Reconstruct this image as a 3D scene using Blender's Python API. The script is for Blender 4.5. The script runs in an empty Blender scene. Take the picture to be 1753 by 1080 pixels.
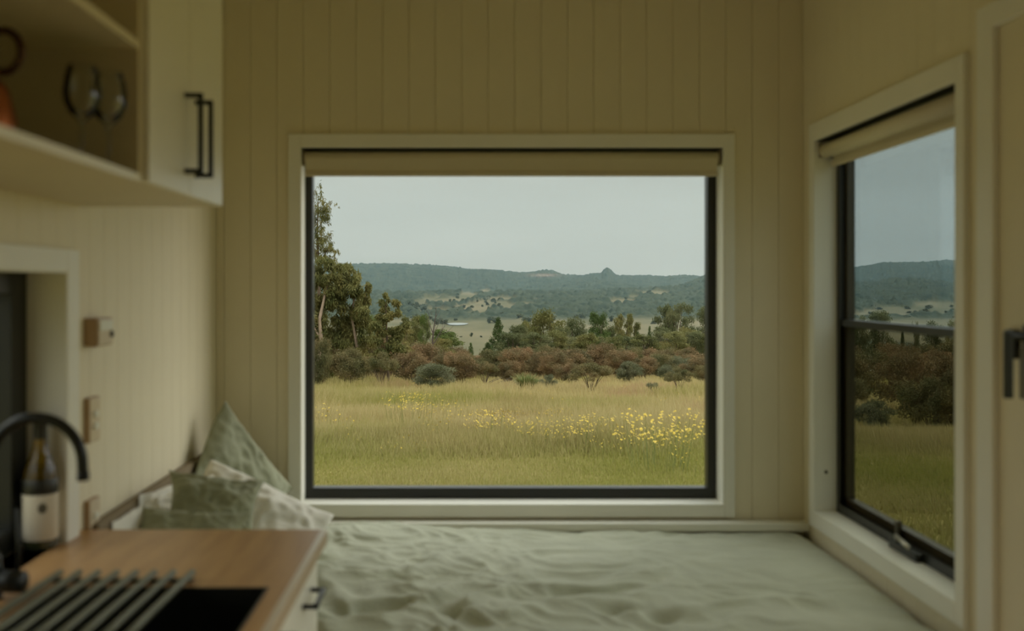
import bpy, bmesh, math, random
import numpy as np
from mathutils import Vector, Matrix, noise
random.seed(7); np.random.seed(7)
S = bpy.context.scene
C = S.collection
PI = math.pi
E = 1.495            # eye height above the floor; relative heights below are from the eye
F = 1704.0           # focal length in pixels of the 1753 wide frame
CX, CY = 795.0, 492.0

# ------------------------------------------------------------------ camera
cam = bpy.data.cameras.new('camera'); camo = bpy.data.objects.new('camera', cam); C.objects.link(camo)
camo.location = (0, 0, E); camo.rotation_euler = (PI/2, 0, 0)
cam.sensor_width = 36; cam.lens = 36*F/1753
cam.shift_x = (876.5-CX)/1753; cam.shift_y = -(540-CY)/1753
cam.clip_start = 0.05; cam.clip_end = 12000
cam.dof.use_dof = True; cam.dof.focus_distance = 60; cam.dof.aperture_fstop = 2.5
S.camera = camo

# ------------------------------------------------------------------ world
W = bpy.data.worlds.new('overcast_sky'); S.world = W; W.use_nodes = True
nt = W.node_tree; nt.nodes.clear()
def N(t, **k):
    n = nt.nodes.new(t)
    for a, b in k.items(): setattr(n, a, b)
    return n
L = nt.links.new
tc = N('ShaderNodeTexCoord'); sep = N('ShaderNodeSeparateXYZ'); L(tc.outputs['Generated'], sep.inputs[0])
ramp = N('ShaderNodeValToRGB'); L(sep.outputs['Z'], ramp.inputs[0])
SKY_H = (0.283, 0.308, 0.272, 1); SKY_M = (0.30, 0.322, 0.286, 1); SKY_Z = (1.45, 1.52, 1.43, 1)
r = ramp.color_ramp
r.elements[0].position = 0.0; r.elements[0].color = SKY_H
r.elements[1].position = 1.0; r.elements[1].color = SKY_Z
e = r.elements.new(0.14); e.color = SKY_M
e = r.elements.new(0.45); e.color = (.85, .90, .84, 1)
mp = N('ShaderNodeMapping'); mp.inputs['Scale'].default_value = (1.2, 1.2, 9)
L(tc.outputs['Generated'], mp.inputs[0])
cl = N('ShaderNodeTexNoise'); cl.inputs['Scale'].default_value = 3.0; cl.inputs['Detail'].default_value = 4
L(mp.outputs[0], cl.inputs[0])
mr = N('ShaderNodeMapRange'); mr.inputs['From Min'].default_value = .3; mr.inputs['From Max'].default_value = .7
mr.inputs['To Min'].default_value = .95; mr.inputs['To Max'].default_value = 1.05
L(cl.outputs[0], mr.inputs[0])
mul = N('ShaderNodeVectorMath', operation='SCALE'); L(ramp.outputs[0], mul.inputs[0]); L(mr.outputs[0], mul.inputs['Scale'])
bg = N('ShaderNodeBackground'); bg.inputs['Strength'].default_value = 1.0
L(mul.outputs[0], bg.inputs[0])
wo = N('ShaderNodeOutputWorld'); L(bg.outputs[0], wo.inputs[0])

# light portals in the three window openings (they add no light, they guide sky sampling)
def portal(loc, rot, sx, sy):
    l = bpy.data.lights.new('window_portal', 'AREA'); l.shape = 'RECTANGLE'; l.size = sx; l.size_y = sy
    l.cycles.is_portal = True
    o = bpy.data.objects.new('window_portal', l); C.objects.link(o); o.location = loc; o.rotation_euler = rot
portal((0.18, 3.95, E-.15), (-PI/2, 0, 0), 1.6, 1.36)
portal((1.42, 3.09, E-.14), (0, PI/2, 0), 1.36, 1.06)
portal((-1.06, 1.75, E-.28), (0, -PI/2, 0), .66, 1.15)
portal((1.42, 1.45, 1.08), (0, PI/2, 0), 2.1, 1.9)

# the veiled sun: a wide soft glow behind cloud, to the right of the cabin
sun = bpy.data.lights.new('veiled_sun', 'SUN'); sun.energy = 1.4; sun.angle = math.radians(62); sun.color = (1.0, .985, .94)
suno = bpy.data.objects.new('veiled_sun', sun); C.objects.link(suno); suno.location = (8, 4, 6)
suno.rotation_euler = Vector((1.0, .52, .52)).to_track_quat('Z', 'Y').to_euler()

S.view_settings.view_transform = 'Standard'; S.view_settings.look = 'None'
S.view_settings.exposure = 0.68; S.view_settings.gamma = 1.0; S.view_settings.use_curve_mapping = False
S.cycles.max_bounces = 10; S.cycles.diffuse_bounces = 6; S.cycles.transparent_max_bounces = 24
S.cycles.volume_bounces = 0
S.cycles.use_denoising = True
S.cycles.caustics_reflective = False; S.cycles.caustics_refractive = False

# ------------------------------------------------------------------ materials
MATS = {}
def mat(name, col, rough=.6, metal=0, var=0, vscale=5, bump=0, bscale=40, spec=.5, stretch=None, trans=0, coat=0, col2=None, detail=3, obj=True, sheen=0):
    if name in MATS: return MATS[name]
    m = bpy.data.materials.new(name); m.use_nodes = True; t = m.node_tree
    b = t.nodes['Principled BSDF']
    b.inputs['Base Color'].default_value = (*col, 1); b.inputs['Roughness'].default_value = rough
    b.inputs['Metallic'].default_value = metal; b.inputs['Specular IOR Level'].default_value = spec
    b.inputs['Transmission Weight'].default_value = trans; b.inputs['Coat Weight'].default_value = coat
    b.inputs['Sheen Weight'].default_value = sheen
    c = t.nodes.new('ShaderNodeTexCoord'); mp = t.nodes.new('ShaderNodeMapping')
    if stretch: mp.inputs['Scale'].default_value = stretch
    t.links.new(c.outputs['Object'], mp.inputs[0])
    if var or col2:
        n = t.nodes.new('ShaderNodeTexNoise'); n.inputs['Scale'].default_value = vscale; n.inputs['Detail'].default_value = detail
        t.links.new(mp.outputs[0], n.inputs[0])
        rp = t.nodes.new('ShaderNodeValToRGB'); t.links.new(n.outputs[0], rp.inputs[0])
        a = col2 or tuple(x*(1-var) for x in col)
        rp.color_ramp.elements[0].position = .32; rp.color_ramp.elements[0].color = (*a, 1)
        rp.color_ramp.elements[1].position = .68
        rp.color_ramp.elements[1].color = (*(col if col2 else tuple(min(1, x*(1+var)) for x in col)), 1)
        t.links.new(rp.outputs[0], b.inputs['Base Color'])
    if bump:
        n = t.nodes.new('ShaderNodeTexNoise'); n.inputs['Scale'].default_value = bscale; n.inputs['Detail'].default_value = 4
        t.links.new(mp.outputs[0], n.inputs[0])
        bp = t.nodes.new('ShaderNodeBump'); bp.inputs['Strength'].default_value = bump; bp.inputs['Distance'].default_value = .01
        t.links.new(n.outputs[0], bp.inputs['Height']); t.links.new(bp.outputs[0], b.inputs['Normal'])
    MATS[name] = m; return m

PAINT = mat('cream_wall_paint', (.79, .72, .53), .55, var=.03, vscale=3, bump=.03, bscale=60)
TRIM = mat('white_trim_paint', (.84, .83, .74), .42, var=.02, vscale=4)
CAB = mat('white_cabinet_laminate', (.86, .83, .72), .3)
CARC = mat('cabinet_carcass_board', (.72, .64, .45), .5, var=.03)
CEIL = mat('ceiling_paint', (.82, .76, .60), .7)
FLOOR = mat('timber_floor', (.42, .29, .17), .4, var=.2, vscale=6, stretch=(8, .8, 1))
BLACK = mat('black_powder_coat', (.012, .013, .009), .4)
BLACKM = mat('matt_black_metal', (.012, .013, .010), .35, metal=.3)
WOOD = mat('oiled_timber_worktop', (.50, .29, .12), .38, col2=(.38, .21, .085), vscale=5, stretch=(7, .7, 1), bump=.04, bscale=30, spec=.45)
SINKM = mat('black_composite', (.008, .009, .007), .45)
STEEL = mat('brushed_dark_steel', (.14, .14, .085), .4, metal=.5)
BLINDF = mat('blind_fabric', (.66, .60, .44), .8, bump=.05, bscale=300)
SAGE = mat('sage_linen', (.47, .485, .37), .9, var=.06, vscale=7, bump=.25, bscale=90, sheen=.15)
SAGEP = mat('sage_pillow_linen', (.30, .315, .205), .9, var=.06, vscale=9, bump=.25, bscale=110, sheen=.15)
WHITEP = mat('white_pillow_linen', (.80, .78, .70), .9, var=.03, vscale=7, bump=.2, bscale=110, sheen=.1)
TAUPE = mat('taupe_upholstery', (.22, .17, .10), .9, bump=.2, bscale=120)
PLAST = mat('ivory_plastic', (.66, .56, .40), .35)
PLASTW = mat('white_plastic', (.8, .8, .70), .3)
PLAST_SHADE = mat('shaded_side_plastic', (.42, .29, .165), .45)  # browner plastic for side faces, their shade put into the colour
GREYP = mat('grey_button', (.12, .11, .08), .5)
COPPER = mat('copper', (.42, .14, .05), .35, metal=.9)
SUNLITGL = mat('sunlit_bottle_glass', (.55, .34, .03), .05, trans=.9)  # bottle shoulder: light shining through dark glass, painted as amber
DARKGL = mat('dark_bottle_glass', (.03, .035, .015), .08, spec=.8)
CAPS = mat('dark_foil', (.02, .02, .015), .4)
PAPER = mat('cream_label_paper', (.62, .55, .42), .7)
INK = mat('dark_label_print', (.10, .09, .06), .7)
CLAD = mat('exterior_cladding', (.2, .2, .17), .7)
MATTR = mat('mattress_ticking', (.55, .52, .44), .9)
BEDW = mat('bed_base_board', (.5, .45, .33), .6)

def glass_mat(name, tint, gl=1.0):
    m = bpy.data.materials.new(name); m.use_nodes = True; t = m.node_tree; t.nodes.clear()
    tr = t.nodes.new('ShaderNodeBsdfTransparent'); tr.inputs[0].default_value = (*tint, 1)
    g = t.nodes.new('ShaderNodeBsdfGlossy'); g.inputs['Roughness'].default_value = .02
    fr = t.nodes.new('ShaderNodeFresnel'); fr.inputs[0].default_value = 1.45
    mm = t.nodes.new('ShaderNodeMath'); mm.operation = 'MULTIPLY'; mm.inputs[1].default_value = gl
    mx = t.nodes.new('ShaderNodeMixShader'); o = t.nodes.new('ShaderNodeOutputMaterial')
    t.links.new(fr.outputs[0], mm.inputs[0]); t.links.new(mm.outputs[0], mx.inputs[0])
    t.links.new(tr.outputs[0], mx.inputs[1]); t.links.new(g.outputs[0], mx.inputs[2]); t.links.new(mx.outputs[0], o.inputs[0])
    return m
GLASS = glass_mat('clear_window_glass', (.995, .995, .99), .15)
GLASSR = glass_mat('tinted_window_glass', (.73, .77, .78), .12)
SCREEN = glass_mat('fine_insect_screen', (.76, .73, .66), 0.0)
CUPG = glass_mat('drinking_glass', (.965, .975, .965), 1.1)

# ------------------------------------------------------------------ helpers
def tag(o, label=None, cat=None, group=None, kind=None):
    if label: o['label'] = label
    if cat: o['category'] = cat
    if group: o['group'] = group
    if kind: o['kind'] = kind
    return o
def empty(name, loc=(0, 0, 0), rot=(0, 0, 0), parent=None):
    o = bpy.data.objects.new(name, None); C.objects.link(o); o.location = loc; o.rotation_euler = rot
    o.empty_display_size = .1
    if parent: o.parent = parent
    return o
def link(name, me, m, parent=None, loc=None):
    if m and not me.materials: me.materials.append(m)
    o = bpy.data.objects.new(name, me); C.objects.link(o)
    if parent: o.parent = parent
    if loc: o.location = loc
    return o
def add_box(bm, x0, x1, y0, y1, z0, z1, bev=0):
    t = bmesh.new() if bev else bm
    v = [t.verts.new(p) for p in ((x0,y0,z0),(x1,y0,z0),(x1,y1,z0),(x0,y1,z0),(x0,y0,z1),(x1,y0,z1),(x1,y1,z1),(x0,y1,z1))]
    for f in ((3,2,1,0),(4,5,6,7),(0,1,5,4),(1,2,6,5),(2,3,7,6),(3,0,4,7)): t.faces.new([v[i] for i in f])
    if bev:
        bmesh.ops.bevel(t, geom=t.edges[:], offset=bev, segments=2, affect='EDGES', profile=.6)
        me = bpy.data.meshes.new('tmp'); t.to_mesh(me); t.free(); bm.from_mesh(me); bpy.data.meshes.remove(me)
def fin(bm, name, m, parent=None, loc=None, smooth=False):
    bmesh.ops.recalc_face_normals(bm, faces=bm.faces[:])
    me = bpy.data.meshes.new(name); bm.to_mesh(me); bm.free()
    if smooth:
        for p in me.polygons: p.use_smooth = True
    return link(name, me, m, parent, loc)
def box(name, x0, x1, y0, y1, z0, z1, m, parent=None, bev=0):
    bm = bmesh.new(); add_box(bm, min(x0,x1), max(x0,x1), min(y0,y1), max(y0,y1), z0, z1, bev)
    return fin(bm, name, m, parent)
def boxes(name, lst, m, parent=None, bev=0):
    bm = bmesh.new()
    for b in lst: add_box(bm, *b, bev)
    return fin(bm, name, m, parent)
def add_tube(bm, pts, rad, seg=12, cap=True):
    pts = [Vector(p) for p in pts]; n = len(pts)
    rad = rad if hasattr(rad, '__len__') else [rad]*n
    up = None; rings = []
    for i, p in enumerate(pts):
        d = (pts[min(i+1, n-1)]-pts[max(i-1, 0)]).normalized()
        if up is None:
            up = Vector((0, 0, 1)) if abs(d.z) < .9 else Vector((1, 0, 0))
        s = d.cross(up).normalized(); up = s.cross(d).normalized()
        rings.append([bm.verts.new(p+(s*math.cos(a)+up*math.sin(a))*rad[i]) for a in (2*PI*k/seg for k in range(seg))])
    for a, b in zip(rings, rings[1:]):
        for k in range(seg): bm.faces.new((a[k], a[(k+1) % seg], b[(k+1) % seg], b[k]))
    if cap: bm.faces.new(rings[0][::-1]); bm.faces.new(rings[-1])
def tube(name, pts, rad, m, parent=None, seg=12):
    bm = bmesh.new(); add_tube(bm, pts, rad, seg); return fin(bm, name, m, parent, smooth=True)
def lathe(name, prof, m, parent=None, loc=None, seg=32):
    bm = bmesh.new(); rings = []
    for r_, z in prof:
        if r_ < 1e-5: rings.append([bm.verts.new((0, 0, z))])
        else: rings.append([bm.verts.new((r_*math.cos(2*PI*k/seg), r_*math.sin(2*PI*k/seg), z)) for k in range(seg)])
    for a, b in zip(rings, rings[1:]):
        for k in range(seg):
            q = [a[k % len(a)], a[(k+1) % len(a)], b[(k+1) % len(b)], b[k % len(b)]]
            u = []
            for v in q:
                if v not in u: u.append(v)
            if len(u) > 2: bm.faces.new(u)
    return fin(bm, name, m, parent, loc, smooth=True)
def np_mesh(name, verts, faces_flat, counts, attrs=None, smooth=False):
    me = bpy.data.meshes.new(name)
    me.vertices.add(len(verts)); me.vertices.foreach_set('co', np.asarray(verts, np.float32).ravel())
    me.loops.add(len(faces_flat)); me.loops.foreach_set('vertex_index', np.asarray(faces_flat, np.int32))
    counts = np.asarray(counts, np.int32); me.polygons.add(len(counts))
    st = np.zeros(len(counts), np.int32); st[1:] = np.cumsum(counts)[:-1]
    me.polygons.foreach_set('loop_start', st); me.polygons.foreach_set('loop_total', counts)
    if smooth: me.polygons.foreach_set('use_smooth', np.ones(len(counts), bool))
    for k, a in (attrs or {}).items():
        at = me.attributes.new(k, 'FLOAT', 'POINT'); at.data.foreach_set('value', np.asarray(a, np.float32))
    me.update(calc_edges=True); return me

# ------------------------------------------------------------------ room shell
XL, XR, YB, YF, ZC = -.94, 1.283, 3.77, -2.6, 2.85
BW = (-.62, .98, E-.822, E+.531)      # back window opening x0 x1 z0 z1
RW = (2.572, 3.617, E-.815, E+.535)   # right window opening y0 y1 z0 z1
LW = (1.20, 2.32, E-.595, E+.037)     # kitchen window opening
TH = .13
def struct(o, label=None): o['kind'] = 'structure'; (label and o.__setitem__('label', label)); return o
floor = struct(box('floor', XL-TH, XR+TH, YF-TH, YB+TH, -.06, 0, FLOOR))
ceiling = struct(box('ceiling', XL-TH, XR+TH, YF-TH, YB+TH, ZC, ZC+.08, CEIL))
def holed(axis, f0, f1, a0, a1, z0, z1, hole):
    """wall slab with a rectangular hole: list of boxes"""
    def B(a, b, c, d): return (a, b, f0, f1, c, d) if axis == 'x' else (f0, f1, a, b, c, d)
    if not hole: return [B(a0, a1, z0, z1)]
    h0, h1, g0, g1 = hole
    out = [B(a0, h0, z0, z1), B(h1, a1, z0, z1), B(h0, h1, z0, g0), B(h0, h1, g1, z1)]
    return out
GAP, PT = .0012, .009
def plank_mesh(rects, axis, sgn):
    """planks: rects (a0,a1,z0,z1); long edges chamfered towards the room (sgn = room side)"""
    bm = bmesh.new()
    for a0, a1, z0, z1, ca, cb in rects:
        ch = .0009
        ba = [(a0, 0), (a1, 0), (a1, PT-ch) , (a1-(ch if cb else 0), PT), (a0+(ch if ca else 0), PT), (a0, PT-ch)]
        rings = []
        for z in (z0, z1):
            rings.append([bm.verts.new((a, d*sgn, z) if axis == 'x' else (d*sgn, a, z)) for a, d in ba])
        k = len(ba)
        for i in range(k): bm.faces.new((rings[0][i], rings[0][(i+1) % k], rings[1][(i+1) % k], rings[1][i]))
        bm.faces.new(rings[0]); bm.faces.new(rings[1][::-1])
    bmesh.ops.recalc_face_normals(bm, faces=bm.faces[:])
    me = bpy.data.meshes.new('plank'); bm.to_mesh(me); bm.free(); me.materials.append(PAINT); return me
def plank_wall(wall, axis, plane, sgn, a0, a1, z0, z1, hole, first):
    base = plane-sgn*PT
    a = first; cache = {}
    while a > a0: a -= .1
    while a < a1:
        s, t = max(a+GAP/2, a0), min(a+.1-GAP/2, a1); a += .1
        if t-s < .008: continue
        rects = []
        if not hole or t <= hole[0] or s >= hole[1]: rects.append((0, t-s, z0, z1, 1, 1))
        else:
            h0, h1, g0, g1 = hole
            if s < h0: rects.append((0, h0-s, z0, z1, 1, 0))
            if t > h1: rects.append((h1-s, t-s, z0, z1, 0, 1))
            q0, q1 = max(s, h0), min(t, h1)
            rects.append((q0-s, q1-s, z0, g0, s >= h0, t <= h1)); rects.append((q0-s, q1-s, g1, z1, s >= h0, t <= h1))
        key = tuple(round(v, 4) for q in rects for v in q)
        if key not in cache: cache[key] = plank_mesh(rects, axis, sgn)
        link('plank', cache[key], None, wall, (s, base, 0) if axis == 'x' else (base, s, 0))
wb = struct(boxes('wall_back', holed('x', YB+PT, YB+TH, XL-TH, XR+TH, 0, ZC, BW), PAINT))
DW = (.52, 2.385, .02, 2.12)        # side door opening; its unseen glazing is added to light the room
wr = struct(boxes('wall_right', holed('y', XR+PT, XR+TH, 2.46, YB+PT, 0, ZC, RW) + holed('y', XR+PT, XR+TH, YF, 2.46, 0, ZC, DW), PAINT))
wl = struct(boxes('wall_left', holed('y', XL-TH, XL-PT, YF, YB+PT, 0, ZC, LW), PAINT))
struct(box('wall_front', XL-TH, XR+TH, YF-TH, YF, 0, ZC, PAINT))
plank_wall(wb, 'x', YB, -1, XL, XR, 0, ZC, BW, XL+.03)
plank_wall(wr, 'y', XR, -1, 2.46, YB, 0, ZC, RW, 1.02)
plank_wall(wr, 'y', XR, -1, 1.0, 2.46, DW[3]+.06, ZC, None, 1.02)
plank_wall(wl, 'y', XL, 1, 1.0, YB, 0, ZC, LW, 1.0)

# ------------------------------------------------------------------ windows
# back picture window
w1 = empty('window_1', (0.18, YB, E-.822)); w1['kind'] = 'structure'; w1['label'] = 'large black framed picture window over the bed'
def at(o, parent):
    o.parent = parent; o.matrix_parent_inverse = Matrix.Translation(-parent.location); return o
x0, x1, z0, z1 = BW
fy = YB+.088
at(boxes('window_frame', [(x0, x0+.031, fy, fy+.05, z0, z1), (x1-.037, x1, fy, fy+.05, z0, z1),
    (x0+.031, x1-.037, fy, fy+.05, z0, z0+.045), (x0+.031, x1-.037, fy, fy+.05, z1-.045, z1)], BLACK), w1)
at(box('head_cover', x0+.004, x1-.004, YB-.004, fy, z1-.006, z1-.0035, BLACK), w1)
at(box('pane', x0+.028, x1-.034, fy+.026, fy+.032, z0+.042, z1-.042, GLASS), w1)
CW, CT = .045, .016
for b in ((x0-CW, x0, YB-CT, YB, z0-CW, z1+CW+.004), (x1, x1+CW-.004, YB-CT, YB, z0-CW, z1+CW+.004),
          (x0, x1, YB-CT, YB, z1, z1+CW+.004), (x0, x1, YB-CT, YB, z0-CW, z0)):
    at(box('casing_board', *b, TRIM, bev=.0025), w1)
at(boxes('reveal_lining', [(x0, x0+.004, YB-CT+.002, fy, z0, z1), (x1-.004, x1, YB-CT+.002, fy, z0, z1),
    (x0, x1, YB-CT+.002, fy, z1-.003, z1), (x0, x1, YB-CT-.002, fy, z0, z0+.004)], TRIM), w1)
struct(box('trim_1', XL+.001, XR-.001, YB-.078, YB-CT-.001, E-.906, E-.876, TRIM, bev=.004), 'white ledge running along the wall above the bed')
# right awning window
w2 = empty('window_2', (XR, RW[0], RW[2])); w2['kind'] = 'structure'; w2['label'] = 'black framed awning window beside the bed'
y0, y1, z0, z1 = RW
fx = XR+.068
at(boxes('window_frame', [(fx, fx+.055, y1-.034, y1, z0, z1), (fx, fx+.055, y0, y0+.034, z0, z1),
    (fx, fx+.055, y0+.034, y1-.034, z0, z0+.036), (fx, fx+.055, y0+.034, y1-.034, z1-.036, z1)], BLACK), w2)
zt = E-.127
at(box('head_cover', XR-.004, fx, y0+.004, y1-.004, z1-.006, z1-.0035, BLACK), w2)
at(box('transom_bar', fx+.006, fx+.05, y0+.034, y1-.034, zt-.012, zt+.012, BLACK), w2)
SASH = mat('dark_bronze_sash', (.05, .042, .024), .4)
at(boxes('sash', [(fx+.014, fx+.044, y1-.062, y1-.034, z0+.036, zt-.012), (fx+.014, fx+.044, y0+.034, y0+.06, z0+.036, zt-.012),
    (fx+.014, fx+.044, y0+.034, y1-.034, z0+.036, z0+.062)], SASH), w2)
at(boxes('glazing_bead', [(fx+.02, fx+.044, y1-.056, y1-.034, zt+.012, z1-.036)], SASH), w2)
at(box('pane', fx+.030, fx+.036, y0+.034, y1-.055, zt+.005, z1-.03, GLASSR), w2)
at(box('pane', fx+.030, fx+.036, y0+.05, y1-.055, z0+.05, zt-.005, GLASSR), w2)
at(box('insect_screen', fx+.004, fx+.005, y0+.034, y1-.034, z0+.036, zt-.012, SCREEN), w2)
for b in ((XR-CT, XR, y1, y1+CW, z0-.055, z1+.062), (XR-CT, XR, y0-CW, y0, z0-.055, z1+.062),
          (XR-CT, XR, y0, y1, z1, z1+.062), (XR-CT, XR, y0, y1, z0-.055, z0)):
    at(box('casing_board', *b, TRIM, bev=.0025), w2)
at(boxes('reveal_lining', [(XR-CT+.002, fx, y1-.004, y1, z0, z1), (XR-CT+.002, fx, y0, y0+.004, z0, z1),
    (XR-CT+.002, fx, y0, y1, z1-.003, z1), (XR-CT-.002, fx, y0, y1, z0, z0+.004)], TRIM), w2)
# chain winder on the sill rail
wd = bmesh.new()
add_box(wd, fx-.022, fx+.004, 2.93, 3.12, z0+.004, z0+.03, .005)
at(fin(wd, 'winder_housing', BLACK), w2)
wd = bmesh.new(); add_tube(wd, [(fx-.012, 3.08, z0+.03), (fx-.02, 3.07, z0+.05), (fx-.028, 3.0, z0+.045), (fx-.03, 2.96, z0+.04)], .006, 8)
at(fin(wd, 'winder_handle', mat('satin_nickel', (.5, .47, .38), .3, metal=.7), smooth=True), w2)
at(box('sash_catch', fx-.004, fx+.012, 3.10, 3.115, z0+.036, z0+.085, SASH), w2)
at(lathe('screw_cap', [(0, .003), (.006, .002), (.007, 0)], SASH, seg=12), w2)
for o_ in [o for o in w2.children if o.name.startswith('screw_cap')]:
    o_.location = (XR+.03, y1-.004, E-.67); o_.rotation_euler = (PI/2, 0, 0)
# kitchen window
w3 = empty('window_3', (XL, LW[0], LW[2])); w3['kind'] = 'structure'; w3['label'] = 'black framed kitchen window above the worktop'
y0, y1, z0, z1 = LW
fx3 = XL-.078
at(boxes('window_frame', [(fx3-.05, fx3, y1-.085, y1, z0, z1), (fx3-.05, fx3, y0, y0+.085, z0, z1),
    (fx3-.05, fx3, y0+.08, y1-.08, z0, z0+.05), (fx3-.05, fx3, y0+.08, y1-.08, z1-.05, z1)], BLACK), w3)
at(box('pane', fx3-.03, fx3-.025, y0+.08, y1-.08, z0+.045, z1-.045, GLASS), w3)
for b in ((XL, XL+CT, y1, y1+.07, z0, z1+.052), (XL, XL+CT, y0-.07, y0, z0, z1+.052), (XL, XL+CT, y0, y1, z1, z1+.052)):
    at(box('casing_board', *b, TRIM, bev=.0025), w3)
at(boxes('reveal_lining', [(fx3, XL+CT-.002, y1-.004, y1, z0, z1), (fx3, XL+CT-.002, y0, y0+.004, z0, z1),
    (fx3, XL+CT-.002, y0, y1, z1-.003, z1)], TRIM), w3)

# side door on the right wall
d1 = empty('door_1', (XR, 1.6, 0)); d1['kind'] = 'structure'; d1['label'] = 'cream side door at the right edge with black lock handle'
for a, b in ((2.195, 2.385), (1.395, 1.52), (.52, .60)):
    at(box('door_stile', XR-.002, XR+.04, a, b, .02, 2.12, PAINT, bev=.002), d1)
for a, b in ((1.52, 2.195), (.60, 1.395)):
    at(boxes('door_rail', [(XR, XR+.038, a, b, .02, .16), (XR, XR+.038, a, b, 2.02, 2.12)], PAINT), d1)
    at(box('pane', XR+.018, XR+.023, a-.005, b+.005, .155, 2.025, GLASS), d1)  # panes out of view, added to let more daylight in
at(box('door_jamb', XR-.018, XR-.001, 2.385, 2.46, 0, 2.18, TRIM, bev=.002), d1)
at(box('door_jamb', XR-.018, XR-.001,   .45, .52, 0, 2.18, TRIM, bev=.002), d1)
at(box('door_head', XR-.018, XR-.001, .52, 2.385, 2.12, 2.18, TRIM, bev=.002), d1)
at(box('lock_plate', XR-.016, XR-.001, 2.292, 2.335, E-.165, E-.098, BLACK, bev=.003), d1)
at(box('upper_plate', XR-.016, XR-.001, 2.222, 2.262, E-.135, E-.085, BLACK, bev=.003), d1)
lk = bmesh.new()
add_tube(lk, [(XR-.012, 2.242, E-.11), (XR-.055, 2.242, E-.11)], .011, 10)
add_box(lk, XR-.066, XR-.050, 2.233, 2.251, E-.25, E-.098, .003)
at(fin(lk, 'door_handle', BLACKM), d1)
at(box('handle_plate', XR-.010, XR-.001, 2.205, 2.285, E-.255, E-.136, mat('bronze_plate', (.13, .105, .06), .4), bev=.002), d1)

# ------------------------------------------------------------------ blinds
def blind(name, label, p0, p1, axis, rollc, r_, fab, z_fab, bar):
    root = empty(name, p0); tag(root, label, 'blind', 'roller blinds')
    a, b = p0, p1
    bm = bmesh.new(); add_tube(bm, [a, b], r_, 24); at(fin(bm, 'roller', BLINDF, smooth=True), root)
    at(box('fabric', *fab, BLINDF), root)
    at(box('bottom_bar', *bar, mat('blind_bar', (.60, .54, .40), .5), bev=.003), root)
    for q, s in ((a, -1), (b, 1)):
        v = Vector(q)
        if axis == 'x': bb = (v.x+s*.001, v.x+s*.006, v.y-.024, v.y+.024, v.z-.024, v.z+.03)
        else: bb = (v.x-.024, v.x+.024, v.y+s*.001, v.y+s*.006, v.z-.024, v.z+.025)
        bb = (min(bb[0], bb[1]), max(bb[0], bb[1]), min(bb[2], bb[3]), max(bb[2], bb[3]), bb[4], bb[5])
        at(box('bracket', *bb, mat('bracket_metal', (.25, .2, .12), .5)), root)
    return root
rz = E+.489
blind('roller_blind', 'rolled-up cream roller blind at the top of the large picture window',
      (-.606, YB+.022, rz), (.962, YB+.022, rz), 'x', None, .028,
      (-.600, .956, YB-.0065, YB-.0045, E+.43, rz), None, (-.602, .958, YB-.011, YB+.001, E+.420, E+.438))
rz = E+.494
blind('roller_blind', 'rolled-up cream roller blind above the black side window by the bed',
      (XR+.026, RW[0]+.012, rz), (XR+.026, RW[1]-.012, rz), 'y', None, .026,
      (XR+.051, XR+.053, RW[0]+.014, RW[1]-.018, E+.445, rz), None, (XR+.042, XR+.058, RW[0]+.014, RW[1]-.018, E+.437, E+.458))

# ------------------------------------------------------------------ wall fittings
def outlet(z1, label, rockers):
    root = empty('power_outlet', (XL, 2.457, z1-.11)); tag(root, label, 'outlet', 'outlets on the left wall')
    at(box('face_plate', XL, XL+.014, 2.457, 2.53, z1-.112, z1, PLAST_SHADE, bev=.003), root)
    at(box('front_cover', XL+.0135, XL+.0155, 2.460, 2.527, z1-.109, z1-.003, PLAST, bev=.0008), root)
    for k in range(rockers):
        bm = bmesh.new(); zc = z1-.042-k*.03
        add_box(bm, XL+.0155, XL+.021, 2.48, 2.505, zc-.008, zc+.008, .002)
        at(fin(bm, 'rocker', PLASTW), root)
outlet(E-.274, 'cream double switch plate on the left wall beside the kitchen window', 2)
outlet(E-.528, 'cream power outlet on the left wall just above the worktop', 1)
th = empty('thermostat', (XL, 2.457, E-.146)); tag(th, 'small beige wall heater control box with a white top and button', 'thermostat')
at(box('housing', XL, XL+.033, 2.457, 2.565, E-.147, E-.076, PLAST_SHADE, bev=.004), th)
at(box('front_cover', XL+.033, XL+.037, 2.462, 2.56, E-.143, E-.080, PLAST, bev=.0015), th)
at(box('display', XL+.0365, XL+.0385, 2.466, 2.556, E-.108, E-.083, PLASTW, bev=.0005), th)
kb = lathe('button', [(0, .006), (.008, .005), (.009, 0)], GREYP, seg=16); kb.rotation_euler = (0, PI/2, 0)
kb.location = (XL+.037, 2.545, E-.118); at(kb, th)

# ------------------------------------------------------------------ upper cabinet
wc = empty('wall_cabinet', (XL, 1.0, E+.197)); tag(wc, 'white wall cabinet with open shelves and two black handled doors', 'cabinet')
cy0, cy1, cz0, cz1, cd = .6, 2.445, E+.198, E+1.02, -.61
at(box('bottom_panel', XL, cd, cy0, cy1, cz0, cz0+.014, CARC, bev=.001), wc)
at(box('front_lipping', cd, cd+.003, cy0, 1.873, cz0, cz0+.015, CAB), wc)
at(box('top_panel', XL, cd, cy0, cy1, cz1-.016, cz1, CARC), wc)
at(box('side_panel', XL, cd, cy1-.016, cy1, cz0+.014, cz1-.016, CAB), wc)
at(box('side_panel', XL, cd, cy0, cy0+.016, cz0+.014, cz1-.016, CAB), wc)
at(box('side_panel', XL, cd, 1.862, 1.878, cz0+.014, cz1-.016, CARC), wc)
at(box('back_panel', XL, XL+.008, cy0+.016, 1.862, cz0+.014, cz1-.016, mat('olive_back_board', (.30, .25, .13), .5)), wc)
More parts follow.
